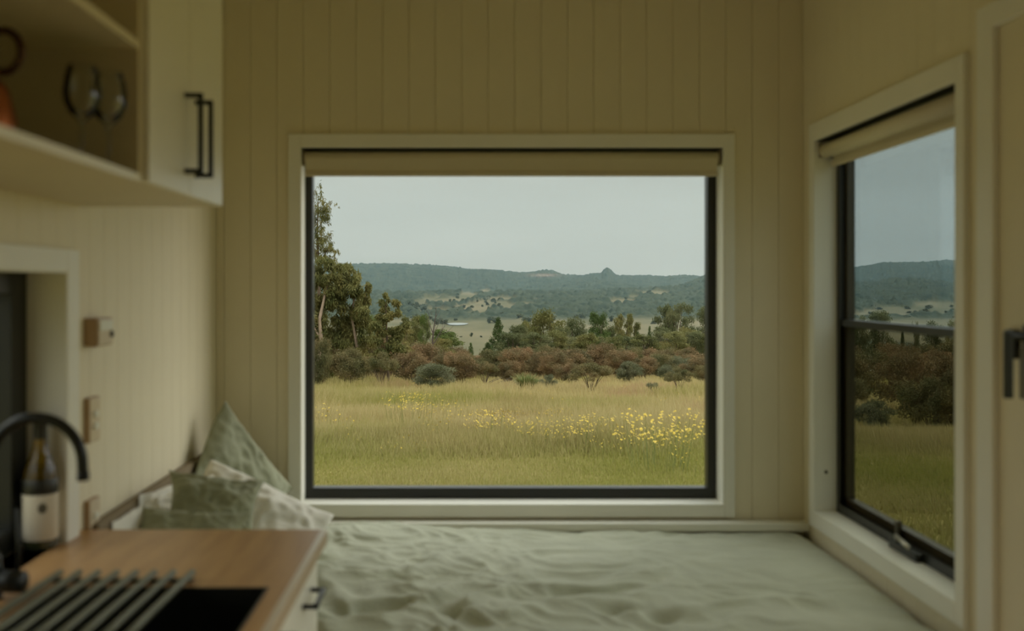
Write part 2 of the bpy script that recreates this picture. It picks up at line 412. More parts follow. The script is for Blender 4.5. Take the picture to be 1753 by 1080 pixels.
at(box('shelf', XL+.008, cd, cy0+.016, 1.862, E+.446, E+.463, CARC), wc)
def dhandle(root_part, a, b, out, r_=.005):
    """square bar handle from a to b standing off by out"""
    bm = bmesh.new(); a, b, out = Vector(a), Vector(b), Vector(out)
    def bar(p, q):
        lo = [min(p[i], q[i])-r_ for i in range(3)]; hi = [max(p[i], q[i])+r_ for i in range(3)]
        add_box(bm, lo[0], hi[0], lo[1], hi[1], lo[2], hi[2], .001)
    bar(a+out, b+out); bar(a, a+out*.999); bar(b, b+out*.999)
    o = fin(bm, 'handle', BLACKM); o.parent = root_part; return o
for (a, b, hy) in ((1.875, 2.153, 2.115), (2.157, 2.443, 2.198)):
    dr = box('door', cd, cd+.016, a, b, cz0+.001, cz1, CAB, bev=.0015); at(dr, wc)
    h = dhandle(dr, (cd+.018, hy, E+.408), (cd+.018, hy, E+.247), (.032, 0, 0))

# wine glasses and copper jug on the bottom board
def wine_glass(x, y, label):
    prof = [(0, 0), (.034, .001), (.034, .003), (.006, .007), (.0038, .015), (.0038, .085), (.008, .092), (.026, .108), (.037, .13), (.039, .15),
            (.035, .18), (.030, .203), (.0285, .203), (.0335, .18), (.0372, .15), (.035, .131), (.024, .11), (0, .098)]
    prof = [(a*.84, b*.87) for a, b in prof]
    o = lathe('wine_glass', prof, CUPG, None, (x, y, cz0+.0145), 32)
    tag(o, label, 'glass', 'wine glasses in the wall cabinet'); return o
wine_glass(-.672, 1.75, 'stemmed wine glass on the cabinet board, the one nearer the copper jug')
wine_glass(-.643, 1.80, 'stemmed wine glass on the cabinet board, the one nearer the cabinet doors')
jg = empty('copper_jug', (-.739, 1.62, cz0+.0145)); tag(jg, 'dark copper jug with a ring handle at the end of the open cabinet', 'jug')
lathe('body', [(0, 0), (.042, .0), (.05, .01), (.052, .06), (.04, .11), (.03, .125), (.028, .123), (.038, .108), (.049, .06), (.047, .012), (0, .006)], COPPER, jg, (-.045, 0, 0), 32)
bm = bmesh.new(); add_tube(bm, [(.0+.03*math.cos(a), 0, .172+.034*math.sin(a)) for a in np.linspace(0, 2*PI, 29)], .0065, 10, cap=False)
fin(bm, 'ring_handle', mat('dark_copper', (.09, .04, .02), .45, metal=.5), jg, (-.012, 0, 0), smooth=True)
bm = bmesh.new(); add_tube(bm, [(-.045, 0, .12), (-.03, 0, .135), (-.012, 0, .139)], .006, 8)
fin(bm, 'neck', COPPER, jg, smooth=True)

# ------------------------------------------------------------------ base cabinet, worktop, sink
CT0 = E-.595
bc = empty('base_cabinet', (XL+.004, 1.0, 0)); tag(bc, 'white kitchen base cabinet under the timber worktop with black handles', 'cabinet')
ky0, ky1, kx = .3, 2.437, -.378
at(boxes('carcass', [(XL+.004, kx, ky0, ky0+.016, .1, CT0-.033), (XL+.004, kx, ky1-.016, ky1, 0, CT0-.033), (XL+.004, XL+.01, ky0, ky1, .1, CT0-.033),
    (XL+.004, kx, ky0, ky1, .1, .116), (XL+.004, kx, 2.03, 2.046, .1, CT0-.033)], CARC), bc)
at(box('plinth', XL+.05, kx-.05, ky0, ky1-.02, 0, .1, CAB), bc)
ys = [ky0, .83, 1.36, 1.97, ky1]
for i in range(4):
    a, b = ys[i]+.0015, ys[i+1]-.0015
    if i < 3:
        d = box('door', kx, kx+.018, a, b, .105, CT0-.036, CAB, bev=.0015); at(d, bc)
        dhandle(d, (kx+.02, b-.04, CT0-.08), (kx+.02, b-.04, CT0-.24), (.03, 0, 0))
    else:
        for (q0, q1) in ((CT0-.20, CT0-.036), (CT0-.42, CT0-.203), (.105, CT0-.423)):
            d = box('drawer', kx, kx+.018, a, b, q0, q1, CAB, bev=.0015); at(d, bc)
            zc = q1-.078
            dhandle(d, (kx+.02, 2.212, zc), (kx+.02, 2.335, zc), (.028, 0, 0))
SX0, SX1, SY0, SY1 = -.82, -.388, 1.42, 1.972
wt = boxes('worktop', [(XL, SX0, .3, 2.447, CT0-.033, CT0), (SX1, -.34, .3, 2.447, CT0-.033, CT0),
    (SX0, SX1, .3, SY0, CT0-.033, CT0), (SX0, SX1, SY1, 2.447, CT0-.033, CT0), (fx3+.001, XL, LW[0]+.005, LW[1]-.005, CT0-.02, CT0)], WOOD)
tag(wt, 'oiled timber kitchen worktop with a black sink cut into it', 'worktop')
sl = box('edge_highlight', -.352, -.3385, .3, 2.446, CT0-.006, CT0+.0006, mat('painted_edge_highlight', (.66, .58, .45), .3), wt, bev=.0005)  # pale strip paints the window's highlight along the worktop edge
ed = box('front_edge', -.341, -.337, .3, 2.447, CT0-.032, CT0-.0005, mat('worn_timber_edge', (.45, .33, .20), .45), wt, bev=.0015)
sk = empty('sink', (-.6, 1.7, CT0-.2)); tag(sk, 'black undermount sink set in the timber worktop', 'sink')
at(boxes('basin', [(SX0-.008, SX0+.002, SY0-.008, SY1+.008, CT0-.19, CT0-.034), (SX1-.002, SX1+.008, SY0-.008, SY1+.008, CT0-.19, CT0-.034),
    (SX0+.002, SX1-.002, SY0-.008, SY0+.002, CT0-.19, CT0-.034), (SX0+.002, SX1-.002, SY1-.002, SY1+.008, CT0-.19, CT0-.034),
    (SX0-.008, SX1+.008, SY0-.008, SY1+.008, CT0-.2, CT0-.19)], SINKM), sk)
at(boxes('rim', [(SX0-.001, SX0+.004, SY0-.001, SY1+.001, CT0-.034, CT0+.0015), (SX1-.004, SX1+.001, SY0-.001, SY1+.001, CT0-.034, CT0+.0015),
    (SX0+.004, SX1-.004, SY0-.001, SY0+.004, CT0-.034, CT0+.0015), (SX0+.004, SX1-.004, SY1-.004, SY1+.001, CT0-.034, CT0+.0015)], SINKM), sk)
at(lathe('drain', [(0, .002), (.03, .002), (.04, .006), (.044, 0)], STEEL, None, (-.6, 1.7, CT0-.19)), sk)
rk = empty('drying_rack', (-.69, 1.75, CT0)); tag(rk, 'roll-up metal drying rack of parallel rods lying over the black sink', 'drying rack')
for i in range(8):
    x = -.826+i*.0385
    bm = bmesh.new(); add_tube(bm, [(x-.012, 1.36, CT0+.0125), (x, 2.035, CT0+.0125)], .0075, 12)
    at(fin(bm, 'rod', STEEL, smooth=True), rk)
for y in (1.375, 2.012):
    bm = bmesh.new(); add_box(bm, -.838, -.548, y-.008, y+.008, CT0+.0016, CT0+.0062, .001)
    at(fin(bm, 'silicone_strip', mat('grey_silicone', (.10, .095, .06), .6)), rk)

# ------------------------------------------------------------------ tap
tp = empty('kitchen_tap', (-.907, 1.905, CT0)); tag(tp, 'matt black gooseneck kitchen tap behind the sink', 'tap')
pts = [(0, 0, .04), (0, 0, .15), (0, 0, .25)]
R = .083
R = .088
pts += [(R-R*math.cos(a), 0, .258+R*math.sin(a)) for a in np.linspace(.05, PI, 22)]
pts += [(2*R+.0005, 0, .245), (2*R+.001, 0, .236)]
tube('spout', pts, .0105, BLACKM, tp, 16)
lathe('base', [(0, 0), (.022, 0), (.0225, .005), (.0205, .008), (.020, .078), (.016, .086), (0, .088)], BLACKM, tp, seg=32)
bm = bmesh.new(); add_tube(bm, [(0, 0, .033), (.066, -.006, .033)], .021, 20); fin(bm, 'cartridge', BLACKM, tp, smooth=True)
tube('lever', [(.054, -.004, .045), (.055, .0, .10), (.050, .004, .17)], .0045, BLACKM, tp, 10)
lathe('aerator', [(0, 0), (.0115, 0), (.0118, .016), (0, .016)], BLACKM, tp, (2*R+.001, 0, .226), 20)

# ------------------------------------------------------------------ wine bottle
bt = empty('wine_bottle', (-.968, 2.272, CT0)); tag(bt, 'white labelled wine bottle standing on the kitchen window ledge', 'bottle')
lathe('bottle_glass', [(0, .004), (.03, .0), (.0365, .004), (.0375, .01), (.0375, .135), (.0375, .145)], DARKGL, bt)
lathe('label', [(.0378, .024), (.0384, .025), (.0384, .126), (.0378, .127)], PAPER, bt)
lathe('label_band', [(.0378, .128), (.0385, .129), (.0385, .160), (.0378, .161)], CAPS, bt)
lathe('shoulder', [(.0375, .145), (.037, .165), (.0315, .188), (.022, .212), (.0165, .232), (.0148, .25), (.0143, .258)], SUNLITGL, bt)
lathe('foil', [(.0150, .25), (.0150, .29), (.0165, .292), (.0165, .302), (.0, .303)], CAPS, bt)
lathe('wine', [(0, .02), (.034, .02), (.034, .15), (.033, .165), (.028, .186), (0, .187)], mat('white_wine', (.55, .36, .05), .05, trans=.7), bt)
a0 = -1.05
bm = bmesh.new()
vs = [bm.verts.new((.0388*math.cos(a0+.26*math.cos(t)), .0388*math.sin(a0+.26*math.cos(t)), .098+.012*math.sin(t))) for t in np.linspace(0, 2*PI, 20)[:-1]]
bm.faces.new(vs); fin(bm, 'label_emblem', INK, bt)

# ------------------------------------------------------------------ bed
bd = empty('bed', (.17, 3.1, 0)); tag(bd, 'built-in bed platform with a mattress filling the end of the cabin', 'bed')
BY0, BY1 = 2.47, YB-.05
at(box('bed_base', XL+.005, XR-.01, BY0+.02, BY1, 0, .34, BEDW), bd)
at(box('mattress', XL+.012, XR-.018, BY0+.01, BY1, .34, .565, MATTR, bev=.03), bd)
hb = box('headboard', XL+.002, XL+.034, 2.47, 3.60, .57, E-.588, TAUPE, bev=.012)
tag(hb, 'low taupe upholstered headboard strip along the left wall behind the pillows', 'headboard')
def fbm(x, y, z=0, o=3): return noise.fractal(Vector((x, y, z)), 1.0, 2.1, o)
# duvet
nx, ny = 260, 190
V = []; Fc = []
for j in range(ny):
    v = j/(ny-1)
    for i in range(nx):
        u = i/(nx-1)
        x = (XL+.03) + u*(XR-.012-XL-.03); y = BY0-.02 + v*(BY1+.012-BY0+.02)
        # folds: warped ridges, stronger on the left and towards the foot
        wx = x+.16*fbm(x*2.3, y*2.3, 3); wy = y+.16*fbm(x*2.3, y*2.3, 9)
        r1 = 1-abs(noise.noise(Vector((wx*2.6+wy*2.0, wy*4.6-wx*2.4, 1))))*2
        r2 = 1-abs(noise.noise(Vector((wx*6-wy*3, wy*8+wx*4, 5))))*2
        r3 = 1-abs(noise.noise(Vector((wx*13+wy*4, wy*17, 7))))*2
        a = min(1, max(0, (1.12-x)/.9))
        front = max(0, min(1, (3.5-y)/.8)); left = max(0, min(1, (.15-x)/.6))
        amp = .35+.65*a
        h = .019*r1*amp*(.5+.7*front) + .0135*r2*amp*(.6+.6*front) + .0072*r3*amp*(.6+.6*left) + .018*fbm(x*1.3, y*1.3, 11)
        for hx, hy, hr, hd in ((-.315, 2.76, .10, .05), (-.20, 2.80, .07, .03), (.435, 2.80, .05, .032), (.545, 2.74, .05, .03), (-.03, 2.77, .05, .025), (-.40, 2.66, .09, .05)):
            h -= hd*math.exp(-((x-hx)/hr)**2-((y-hy)/(hr*.55))**2)
        h += .022*left*front*(1-abs(noise.noise(Vector((wx*5+wy*6, wy*2-wx*3, 2))))*2.4)
        h += .030*math.exp(-((x+.36)/.24)**2-((y-3.62)/.14)**2)
        z = E-.912+h
        ex = min(x-XL-.03, XR-.012-x); 
        if XR-.012-x < .06: z -= .028*(1-(XR-.012-x)/.06)**2
        if y > BY1-.06: z -= .01*((y-(BY1-.06))/.06)**2
        if y < BY0+.05:
            k = (BY0+.05-y)/.07; z -= .16*min(1, k)**2
        V.append((x, y, z))
for j in range(ny-1):
    for i in range(nx-1):
        a = j*nx+i; Fc += [a, a+1, a+nx+1, a+nx]
me = np_mesh('duvet', V, Fc, [4]*((nx-1)*(ny-1)), smooth=True)
dv = link('duvet', me, SAGE); tag(dv, 'rumpled sage green linen duvet spread over the bed', 'duvet')
md = dv.modifiers.new('thickness', 'SOLIDIFY'); md.thickness = .012; md.offset = -1

def pillow(label, m, w, h, t, loc, rot, seed, group, sag=.10, flop=0.0):
    n = 44; V = []; Fc = []
    for side in (1, -1):
        for j in range(n):
            for i in range(n):
                u = -1+2*i/(n-1); v = -1+2*j/(n-1)
                pin = .5*(1-(1-abs(u)**3)*(1-abs(v)**3))
                x = w/2*u*(1-sag*(1-v*v)*abs(u)**3); y = h/2*v*(1-sag*(1-u*u)*abs(v)**3)
                d = max(0, (1-u*u))**.55*max(0, (1-v*v))**.55
                z = t/2*d
                dd = Vector((u*2.1+seed, v*2.1, seed*.7))
                wr = noise.noise(dd)*.16*t + (1-abs(noise.noise(dd*2.3))*2)*.07*t*(.3+d)
                e_ = max(abs(u), abs(v)); wr += .05*t*noise.noise(Vector((u*9, v*9, seed)))*e_
                z = side*(z+ (wr if side > 0 else -wr*0)*min(1, d*3)) + flop*(u*u-.3)+ .10*t*noise.noise(Vector((u*1.2, v*1.2, seed+4)))
                V.append((x, y, z))
    for s in (0, 1):
        o = s*n*n
        for j in range(n-1):
            for i in range(n-1):
                a = o+j*n+i; q = [a, a+1, a+n+1, a+n]; Fc += q if s == 0 else q[::-1]
    me = np_mesh('pillow', V, Fc, [4]*(2*(n-1)*(n-1)), smooth=True)
    bm = bmesh.new(); bm.from_mesh(me); bmesh.ops.remove_doubles(bm, verts=bm.verts[:], dist=.0008); bm.to_mesh(me); bm.free()
    spin, tilt, yaw = rot
    M = Matrix.Rotation(yaw, 3, 'Z') @ Matrix.Rotation(tilt, 3, 'X') @ Matrix.Rotation(spin, 3, 'Z')
    L0 = Vector(loc); zb = E-.885
    for v in me.vertices:     # soft filling settles on the bed and against the walls
        p = M @ v.co + L0
        if p.z < zb+.03: p.z = zb+.03*math.exp((p.z-zb-.03)/.05)
        xm = XL+.04
        if p.x < xm+.03: p.x = xm+.03*math.exp((p.x-xm-.03)/.05)
        if p.y > YB-.09: p.y = YB-.06-.03*math.exp(-(p.y-YB+.09)/.05)
        v.co = p - L0
    o = link('pillow', me, m); o.location = loc
    tag(o, label, 'pillow', group); return o
D = math.radians
G = 'pillows piled at the left end of the bed'
def P(px, py, Y): return ((px-CX)/F*Y, Y, E+(CY-py)/F*Y)
pillow('tall sage green pillow with one corner standing up against the back wall', SAGEP, .46, .46, .13, P(392, 846, 3.46), (D(40), D(80), D(58)), 1.3, G, flop=.02)
pillow('large white pillow leaning in front of the tall sage one', WHITEP, .44, .38, .17, P(422, 918, 3.12), (D(-32), D(52), D(22)), 4.2, G, sag=.03)
pillow('white pillow behind the central sage cushion against the left wall', WHITEP, .50, .34, .13, P(284, 918, 2.90), (D(-3), D(56), D(56)), 8.4, G)
pillow('small sage green cushion in the middle of the pillow pile', SAGEP, .28, .24, .11, P(364, 871, 2.84), (D(-14), D(44), D(24)), 2.6, G, sag=.18)
pillow('sage green cushion lying lowest just behind the worktop', SAGEP, .32, .26, .09, P(316, 938, 2.66), (D(-6), D(40), D(8)), 5.5, G, sag=.18)
pillow('white pillow nearest the power outlets, half hidden by the worktop', WHITEP, .36, .26, .10, P(212, 944, 2.66), (D(0), D(56), D(60)), 6.1, G)

# ------------------------------------------------------------------ terrain
def smooth(a, b, x):
    t = np.clip((x-a)/(b-a), 0, 1); return t*t*(3-2*t)
def vnoise(x, y, seed=0, octv=4, lac=2.03, gain=.5):
    """vectorised value noise, about -1..1"""
    x = np.asarray(x, float); y = np.asarray(y, float); out = np.zeros(np.broadcast(x, y).shape); amp = 1.0; tot = 0
    for o in range(octv):
        X = x+seed*17.3+o*31.7; Y = y-seed*11.1+o*5.3
        xi = np.floor(X); yi = np.floor(Y); fx_ = X-xi; fy_ = Y-yi
        fx_ = fx_*fx_*(3-2*fx_); fy_ = fy_*fy_*(3-2*fy_)
        def hsh(a, b):
            h = np.sin(a*127.1+b*311.7+seed*74.7)*43758.5453; return (h-np.floor(h))*2-1
        n = (hsh(xi, yi)*(1-fx_)+hsh(xi+1, yi)*fx_)*(1-fy_)+(hsh(xi, yi+1)*(1-fx_)+hsh(xi+1, yi+1)*fx_)*fy_
        out = out+amp*n; tot += amp; amp *= gain; x = x*lac; y = y*lac
    return out/tot*1.4
RIDGE_PX = np.array([-900, 300, 590, 640, 700, 750, 780, 800, 830, 860, 885, 905, 915, 925, 935, 945, 952, 960, 975, 1000, 1012, 1020, 1030, 1033, 1040, 1047, 1053, 1060, 1075, 1110, 1140, 1165, 1190, 1210, 1300, 1400, 1461, 1490, 1510, 1545, 1590, 1620, 1640, 1700, 1900, 2600])
RIDGE_PY = np.array([462, 452, 453, 452, 453, 455, 458, 461, 462, 464, 466.5, 466.5, 465, 463, 462, 463, 465, 469, 470, 471, 469, 468, 467, 462, 459, 463, 470, 473, 472, 472, 474, 472, 473, 474, 470, 462, 459, 455, 450, 450, 449, 446, 447, 450, 446, 460])
def meadow(y): return np.where(y < 10, -2.1, -1.445-.0655*y)
def terrain(x, y):
    """height relative to the eye"""
    x = np.asarray(x, float); y = np.asarray(y, float)
    d = np.hypot(x*.8, np.maximum(y, 0)); u = x/np.maximum(y, 1.0); px = CX+np.clip(u, -1.5, 1.5)*F
    z = meadow(np.clip(y, -50, 62))
    z = z + vnoise(x*.16, y*.16, 3, 3)*.10*smooth(9, 20, y)
    z = z - 8.5*smooth(62, 120, y) - 26*smooth(110, 520, y)
    z = z + 1.0*vnoise(x*.006, y*.006, 5, 3)*smooth(300, 700, y)
    # hillside with fields, beyond the valley floor
    top = 27 - 10*np.exp(-((px-900)/60.)**2)*0 + 5*vnoise(px/90., 0*px, 2, 3)
    z = z + top*smooth(1330, 2300, y)*(1-.9*smooth(2300, 2800, y))
    z = z + 5*vnoise(x*.004, y*.004, 8, 4)*smooth(1350, 1700, y)
    # nearer wooded hill on the right and a fold below the knob
    z = z + (100+7*vnoise(x*.006, y*.004, 9, 4))*np.exp(-((px-1270)/95.)**2)*np.exp(-((y-2800)/420.)**2)
    z = z + 42*np.exp(-((px-1020)/110.)**2)*np.exp(-((y-3150)/380.)**2)
    z = z + 26*np.exp(-((px-1560)/160.)**2)*np.exp(-((y-2300)/420.)**2)
    # main range
    rt = (CY-np.interp(px, RIDGE_PX, RIDGE_PY))/F*4300
    rz_ = (rt+34)*smooth(2950, 4300, y)*(1-.5*smooth(4350, 5200, y))
    z = z + rz_*(1+.10*vnoise(x*.0035, y*.0022, 12, 4)*(1-smooth(3900, 4290, y)))
    return z
def is_forest(x, y):
    px = CX+x/np.maximum(y, 1)*F; z = terrain(x, y); py = CY-z/np.maximum(y, 1)*F
    f = smooth(1180, 1300, y)
    f = np.maximum(f, smooth(2150, 2350, y))
    n = vnoise(px/16., py/5., 21, 3)
    fld = np.zeros_like(px)
    for cx_, cy_, w_, h_ in ((712, 522, 26, 8), (758, 514, 46, 7), (745, 534, 40, 6), (800, 508, 18, 9), (806, 530, 40, 10), (840, 521, 46, 8), (862, 512, 30, 4), (832, 500, 12, 5), (868, 530, 10, 4),
                           (1064, 516, 26, 5), (1122, 503, 32, 5), (1085, 508, 12, 4), (925, 516, 12, 3), (905, 522, 14, 4),
                           (1530, 534, 60, 10), (1610, 528, 60, 14), (1480, 540, 40, 6), (560, 530, 60, 8)):
        fld = np.maximum(fld, np.exp(-(((px-cx_)/w_)**2+((py-cy_)/h_)**2)*1.2))
    # wooded patches inside the fields
    f = f*(1-smooth(.34, .48, fld+n*.16))
    hedge = smooth(.45, .6, vnoise(x*.012, y*.003, 31, 3))*smooth(500, 700, y)
    return np.clip(np.maximum(f, hedge), 0, 1)
def grid(us, ds, name, m, bumps=True):
    U, Dd = np.meshgrid(us, ds); X = U*Dd; Y = Dd
    Z = terrain(X, Y); Fo = is_forest(X, Y)
    if bumps:
        b = vnoise(X/13., Y/31., 41, 3)
        Z = Z+Fo*(np.abs(b)*8.5+2)*smooth(1100, 1400, Y)
        cliff = np.exp(-(((CX+U*F-930)/26.)**2+((CY-Z/Y*F-471)/2.6)**2)*1.3)
    else: cliff = np.zeros_like(Z)
    h, w = X.shape; V = np.stack([X, Y, Z+E], -1).reshape(-1, 3)
    a = (np.arange(h-1)[:, None]*w+np.arange(w-1)[None]).ravel()
    Fc = np.stack([a, a+1, a+w+1, a+w], 1).ravel()
    me = np_mesh(name, V, Fc, np.full(len(a), 4), {'forest': Fo.ravel(), 'cliff': cliff.ravel()}, smooth=True)
    return link(name, me, m)
def terrain_mat():
    m = bpy.data.materials.new('valley_land'); m.use_nodes = True; t = m.node_tree; b = t.nodes['Principled BSDF']
    b.inputs['Roughness'].default_value = .95; b.inputs['Specular IOR Level'].default_value = .05
    def n(k, **kw):
        x = t.nodes.new(k)
        for a, v in kw.items(): setattr(x, a, v)
        return x
    def tex(sc, c0, c1, st=(1, 1, 1), lo=.35, hi=.65):
        g = n('ShaderNodeNewGeometry'); mp = n('ShaderNodeMapping'); mp.inputs['Scale'].default_value = st
        t.links.new(g.outputs['Position'], mp.inputs[0])
        q = n('ShaderNodeTexNoise'); q.inputs['Scale'].default_value = sc; q.inputs['Detail'].default_value = 5
        t.links.new(mp.outputs[0], q.inputs[0]); r = n('ShaderNodeValToRGB'); t.links.new(q.outputs[0], r.inputs[0])
        r.color_ramp.elements[0].position = lo; r.color_ramp.elements[1].position = hi
        r.color_ramp.elements[0].color = (*c0, 1); r.color_ramp.elements[1].color = (*c1, 1); return r.outputs[0]
    fo = tex(.03, (.022, .033, .020), (.052, .063, .038)); fi = tex(.012, (.085, .085, .045), (.15, .13, .075), (1, .35, 1))
    a = n('ShaderNodeAttribute', attribute_name='forest'); mx = n('ShaderNodeMix', data_type='RGBA')
    t.links.new(a.outputs['Fac'], mx.inputs['Factor']); t.links.new(fi, mx.inputs['A']); t.links.new(fo, mx.inputs['B'])
    c = n('ShaderNodeAttribute', attribute_name='cliff'); m2 = n('ShaderNodeMix', data_type='RGBA')
    mm = n('ShaderNodeMath', operation='MULTIPLY'); mm.inputs[1].default_value = .55
    t.links.new(c.outputs['Fac'], mm.inputs[0]); t.links.new(mm.outputs[0], m2.inputs['Factor'])
    t.links.new(mx.outputs['Result'], m2.inputs['A']); m2.inputs['B'].default_value = (.30, .22, .17, 1)
    t.links.new(m2.outputs['Result'], b.inputs['Base Color']); return m
TM = terrain_mat()
us = np.concatenate([np.linspace(-1.5, -.2, 130)[:-1], np.linspace(-.2, .58, 900), np.linspace(.58, 1.5, 110)[1:]])
ds = np.concatenate([np.geomspace(58, 1200, 70)[:-1], np.geomspace(1200, 4360, 250), [4600, 5200]])
hl = grid(us, ds, 'terrain_hills', TM); hl['kind'] = 'structure'
hl['label'] = 'wooded hills, range and valley fields beyond the meadow'
# near meadow soil
gs = []
xs = np.linspace(-100, 100, 201); ysg = np.concatenate([np.linspace(-30, 9, 14), np.linspace(10, 62, 90)])
Xg, Yg = np.meshgrid(xs, ysg); Zg = terrain(Xg, Yg)+E
h, w = Xg.shape; a = (np.arange(h-1)[:, None]*w+np.arange(w-1)[None]).ravel()
SOIL = mat('meadow_soil', (.30, .25, .09), .95, col2=(.22, .20, .075), vscale=.35, spec=.05, detail=6)
gr = link('ground', np_mesh('ground', np.stack([Xg, Yg, Zg], -1).reshape(-1, 3), np.stack([a, a+1, a+w+1, a+w], 1).ravel(), np.full(len(a), 4), smooth=True), SOIL)
gr['kind'] = 'structure'; gr['label'] = 'sloping meadow ground outside the windows'
# farm dam in the valley
py_ = 553.; 
def valley_pt(px, py):
    dd = np.geomspace(300, 2300, 1200); x = (px-CX)/F*dd; z = terrain(x, dd); s = CY-z/dd*F
    k = int(np.argmin(np.abs(s-py))); return float(x[k]), float(dd[k]), float(z[k])
wx, wy, wz = valley_pt(783, 555)
bm = bmesh.new()
vs = [bm.verts.new((wx+11.5*math.cos(t)*(1+.1*math.sin(3*t)), wy+34*math.sin(t), wz+E+.5)) for t in np.linspace(0, 2*PI, 41)[:-1]]
bm.faces.new(vs); po = fin(bm, 'water', mat('dam_water', (.35, .38, .36), .12, spec=1.0)); po['kind'] = 'structure'; po['label'] = 'small pale farm dam in the valley field'

HAZE = 5.0e-5
# thin blue haze filling the valley
hz = bpy.data.materials.new('valley_haze'); hz.use_nodes = True; t = hz.node_tree; t.nodes.clear()
vs_ = t.nodes.new('ShaderNodeVolumeScatter'); vs_.inputs['Color'].default_value = (.55, .86, 1.0, 1); vs_.inputs['Density'].default_value = HAZE
oo = t.nodes.new('ShaderNodeOutputMaterial'); t.links.new(vs_.outputs[0], oo.inputs['Volume'])
hzo = box('haze', -3500, 3500, 260, 5000, E-120, E+420, hz); tag(hzo, 'thin blue haze hanging over the valley and the range', 'haze', None, 'stuff')

# ------------------------------------------------------------------ vegetation
def leafmat(name, c0, c1, c2, sc=1.2):
    """leaf colour varies by clump through a noise on object coordinates and from plant to plant"""
    m = bpy.data.materials.new(name); m.use_nodes = True; t = m.node_tree; b = t.nodes['Principled BSDF']
    b.inputs['Roughness'].default_value = .75; b.inputs['Specular IOR Level'].default_value = .2
    c = t.nodes.new('ShaderNodeTexCoord'); oi = t.nodes.new('ShaderNodeObjectInfo'); ad = t.nodes.new('ShaderNodeVectorMath'); ad.operation = 'ADD'
    sc_ = t.nodes.new('ShaderNodeMath'); sc_.operation = 'MULTIPLY'; sc_.inputs[1].default_value = 37
    t.links.new(oi.outputs['Random'], sc_.inputs[0]); t.links.new(sc_.outputs[0], ad.inputs[1]); t.links.new(c.outputs['Object'], ad.inputs[0])
    n = t.nodes.new('ShaderNodeTexNoise'); n.inputs['Scale'].default_value = sc; n.inputs['Detail'].default_value = 6; n.inputs['Roughness'].default_value = .7
    t.links.new(ad.outputs[0], n.inputs[0]); r = t.nodes.new('ShaderNodeValToRGB'); t.links.new(n.outputs[0], r.inputs[0])
    r.color_ramp.elements[0].position = .36; r.color_ramp.elements[0].color = (*c0, 1)
    r.color_ramp.elements[1].position = .66; r.color_ramp.elements[1].color = (*c2, 1)
    q = r.color_ramp.elements.new(.5); q.color = (*c1, 1)
    t.links.new(r.outputs[0], b.inputs['Base Color']); 
    tl = t.nodes.new('ShaderNodeBsdfTranslucent'); mx = t.nodes.new('ShaderNodeMixShader'); mx.inputs[0].default_value = .22
    t.links.new(r.outputs[0], tl.inputs[0]); o = t.nodes['Material Output']
    t.links.new(b.outputs[0], mx.inputs[1]); t.links.new(tl.outputs[0], mx.inputs[2]); t.links.new(mx.outputs[0], o.inputs[0])
    return m
K = 1.0
RUST = leafmat('rusty_shrub_leaves', (.10, .092, .042), (.185, .135, .065), (.31, .19, .10))
BROWN = leafmat('olive_brown_shrub_leaves', (.09, .095, .038), (.16, .14, .060), (.25, .18, .085))
GREYG = leafmat('grey_green_shrub_leaves', (.085, .095, .045), (.14, .145, .080), (.20, .20, .12))
OLIVE = leafmat('olive_gum_leaves', (.085, .095, .028), (.17, .165, .055), (.26, .215, .075))
GUMD = leafmat('dull_gum_leaves', (.075, .09, .035), (.135, .145, .062), (.20, .19, .085))
DARKG = leafmat('dark_cypress_leaves', (.03, .05, .015), (.065, .10, .028), (.11, .15, .04))
BRIGHT = leafmat('bright_green_leaves', (.06, .095, .02), (.11, .15, .035), (.18, .19, .06))
FAR = leafmat('distant_tree_leaves', (.05, .065, .042), (.08, .095, .055), (.12, .13, .07), .15)
BARK = mat('tree_bark', (.11, .075, .048), .9, var=.3, vscale=3)
BARKP = mat('pale_gum_bark', (.30, .215, .15), .85, var=.25, vscale=3)
rng = np.random.default_rng(11)
def leaves(centers, radii, n, lw, ll, droop=.3, shell=.55, name='foliage'):
    """n leaves spread over ellipsoid puffs; one mesh"""
    centers = np.array(centers, float); radii = np.array(radii, float)
    wgt = np.prod(radii, 1)**(2/3.); wgt /= wgt.sum()
    k = rng.choice(len(centers), n, p=wgt)
    d = rng.normal(size=(n, 3)); d /= np.linalg.norm(d, axis=1)[:, None]
    rr = shell+(1-shell)*rng.random(n)**.6; rr *= 1+.16*rng.normal(size=n)
    p = centers[k]+d*radii[k]*rr[:, None]
    ax = rng.normal(size=(n, 3))+d*.6; ax[:, 2] -= droop*2.2; ax /= np.linalg.norm(ax, axis=1)[:, None]
    s = np.cross(ax, rng.normal(size=(n, 3))); s /= np.linalg.norm(s, axis=1)[:, None]
    L_ = (ll*(.6+.8*rng.random(n)))[:, None]; W_ = (lw*(.6+.8*rng.random(n)))[:, None]
    V = np.stack([p-ax*L_*.5, p+s*W_*.5, p+ax*L_*.5, p-s*W_*.5], 1).reshape(-1, 3)
    return np_mesh(name, V, np.arange(4*n), np.full(n, 4))
def stems_mesh(segs, name='branches', seg=6):
    bm = bmesh.new()
    for pts, rad in segs: add_tube(bm, pts, rad, seg)
    bmesh.ops.recalc_face_normals(bm, faces=bm.faces[:]); me = bpy.data.meshes.new(name); bm.to_mesh(me); bm.free(); return me
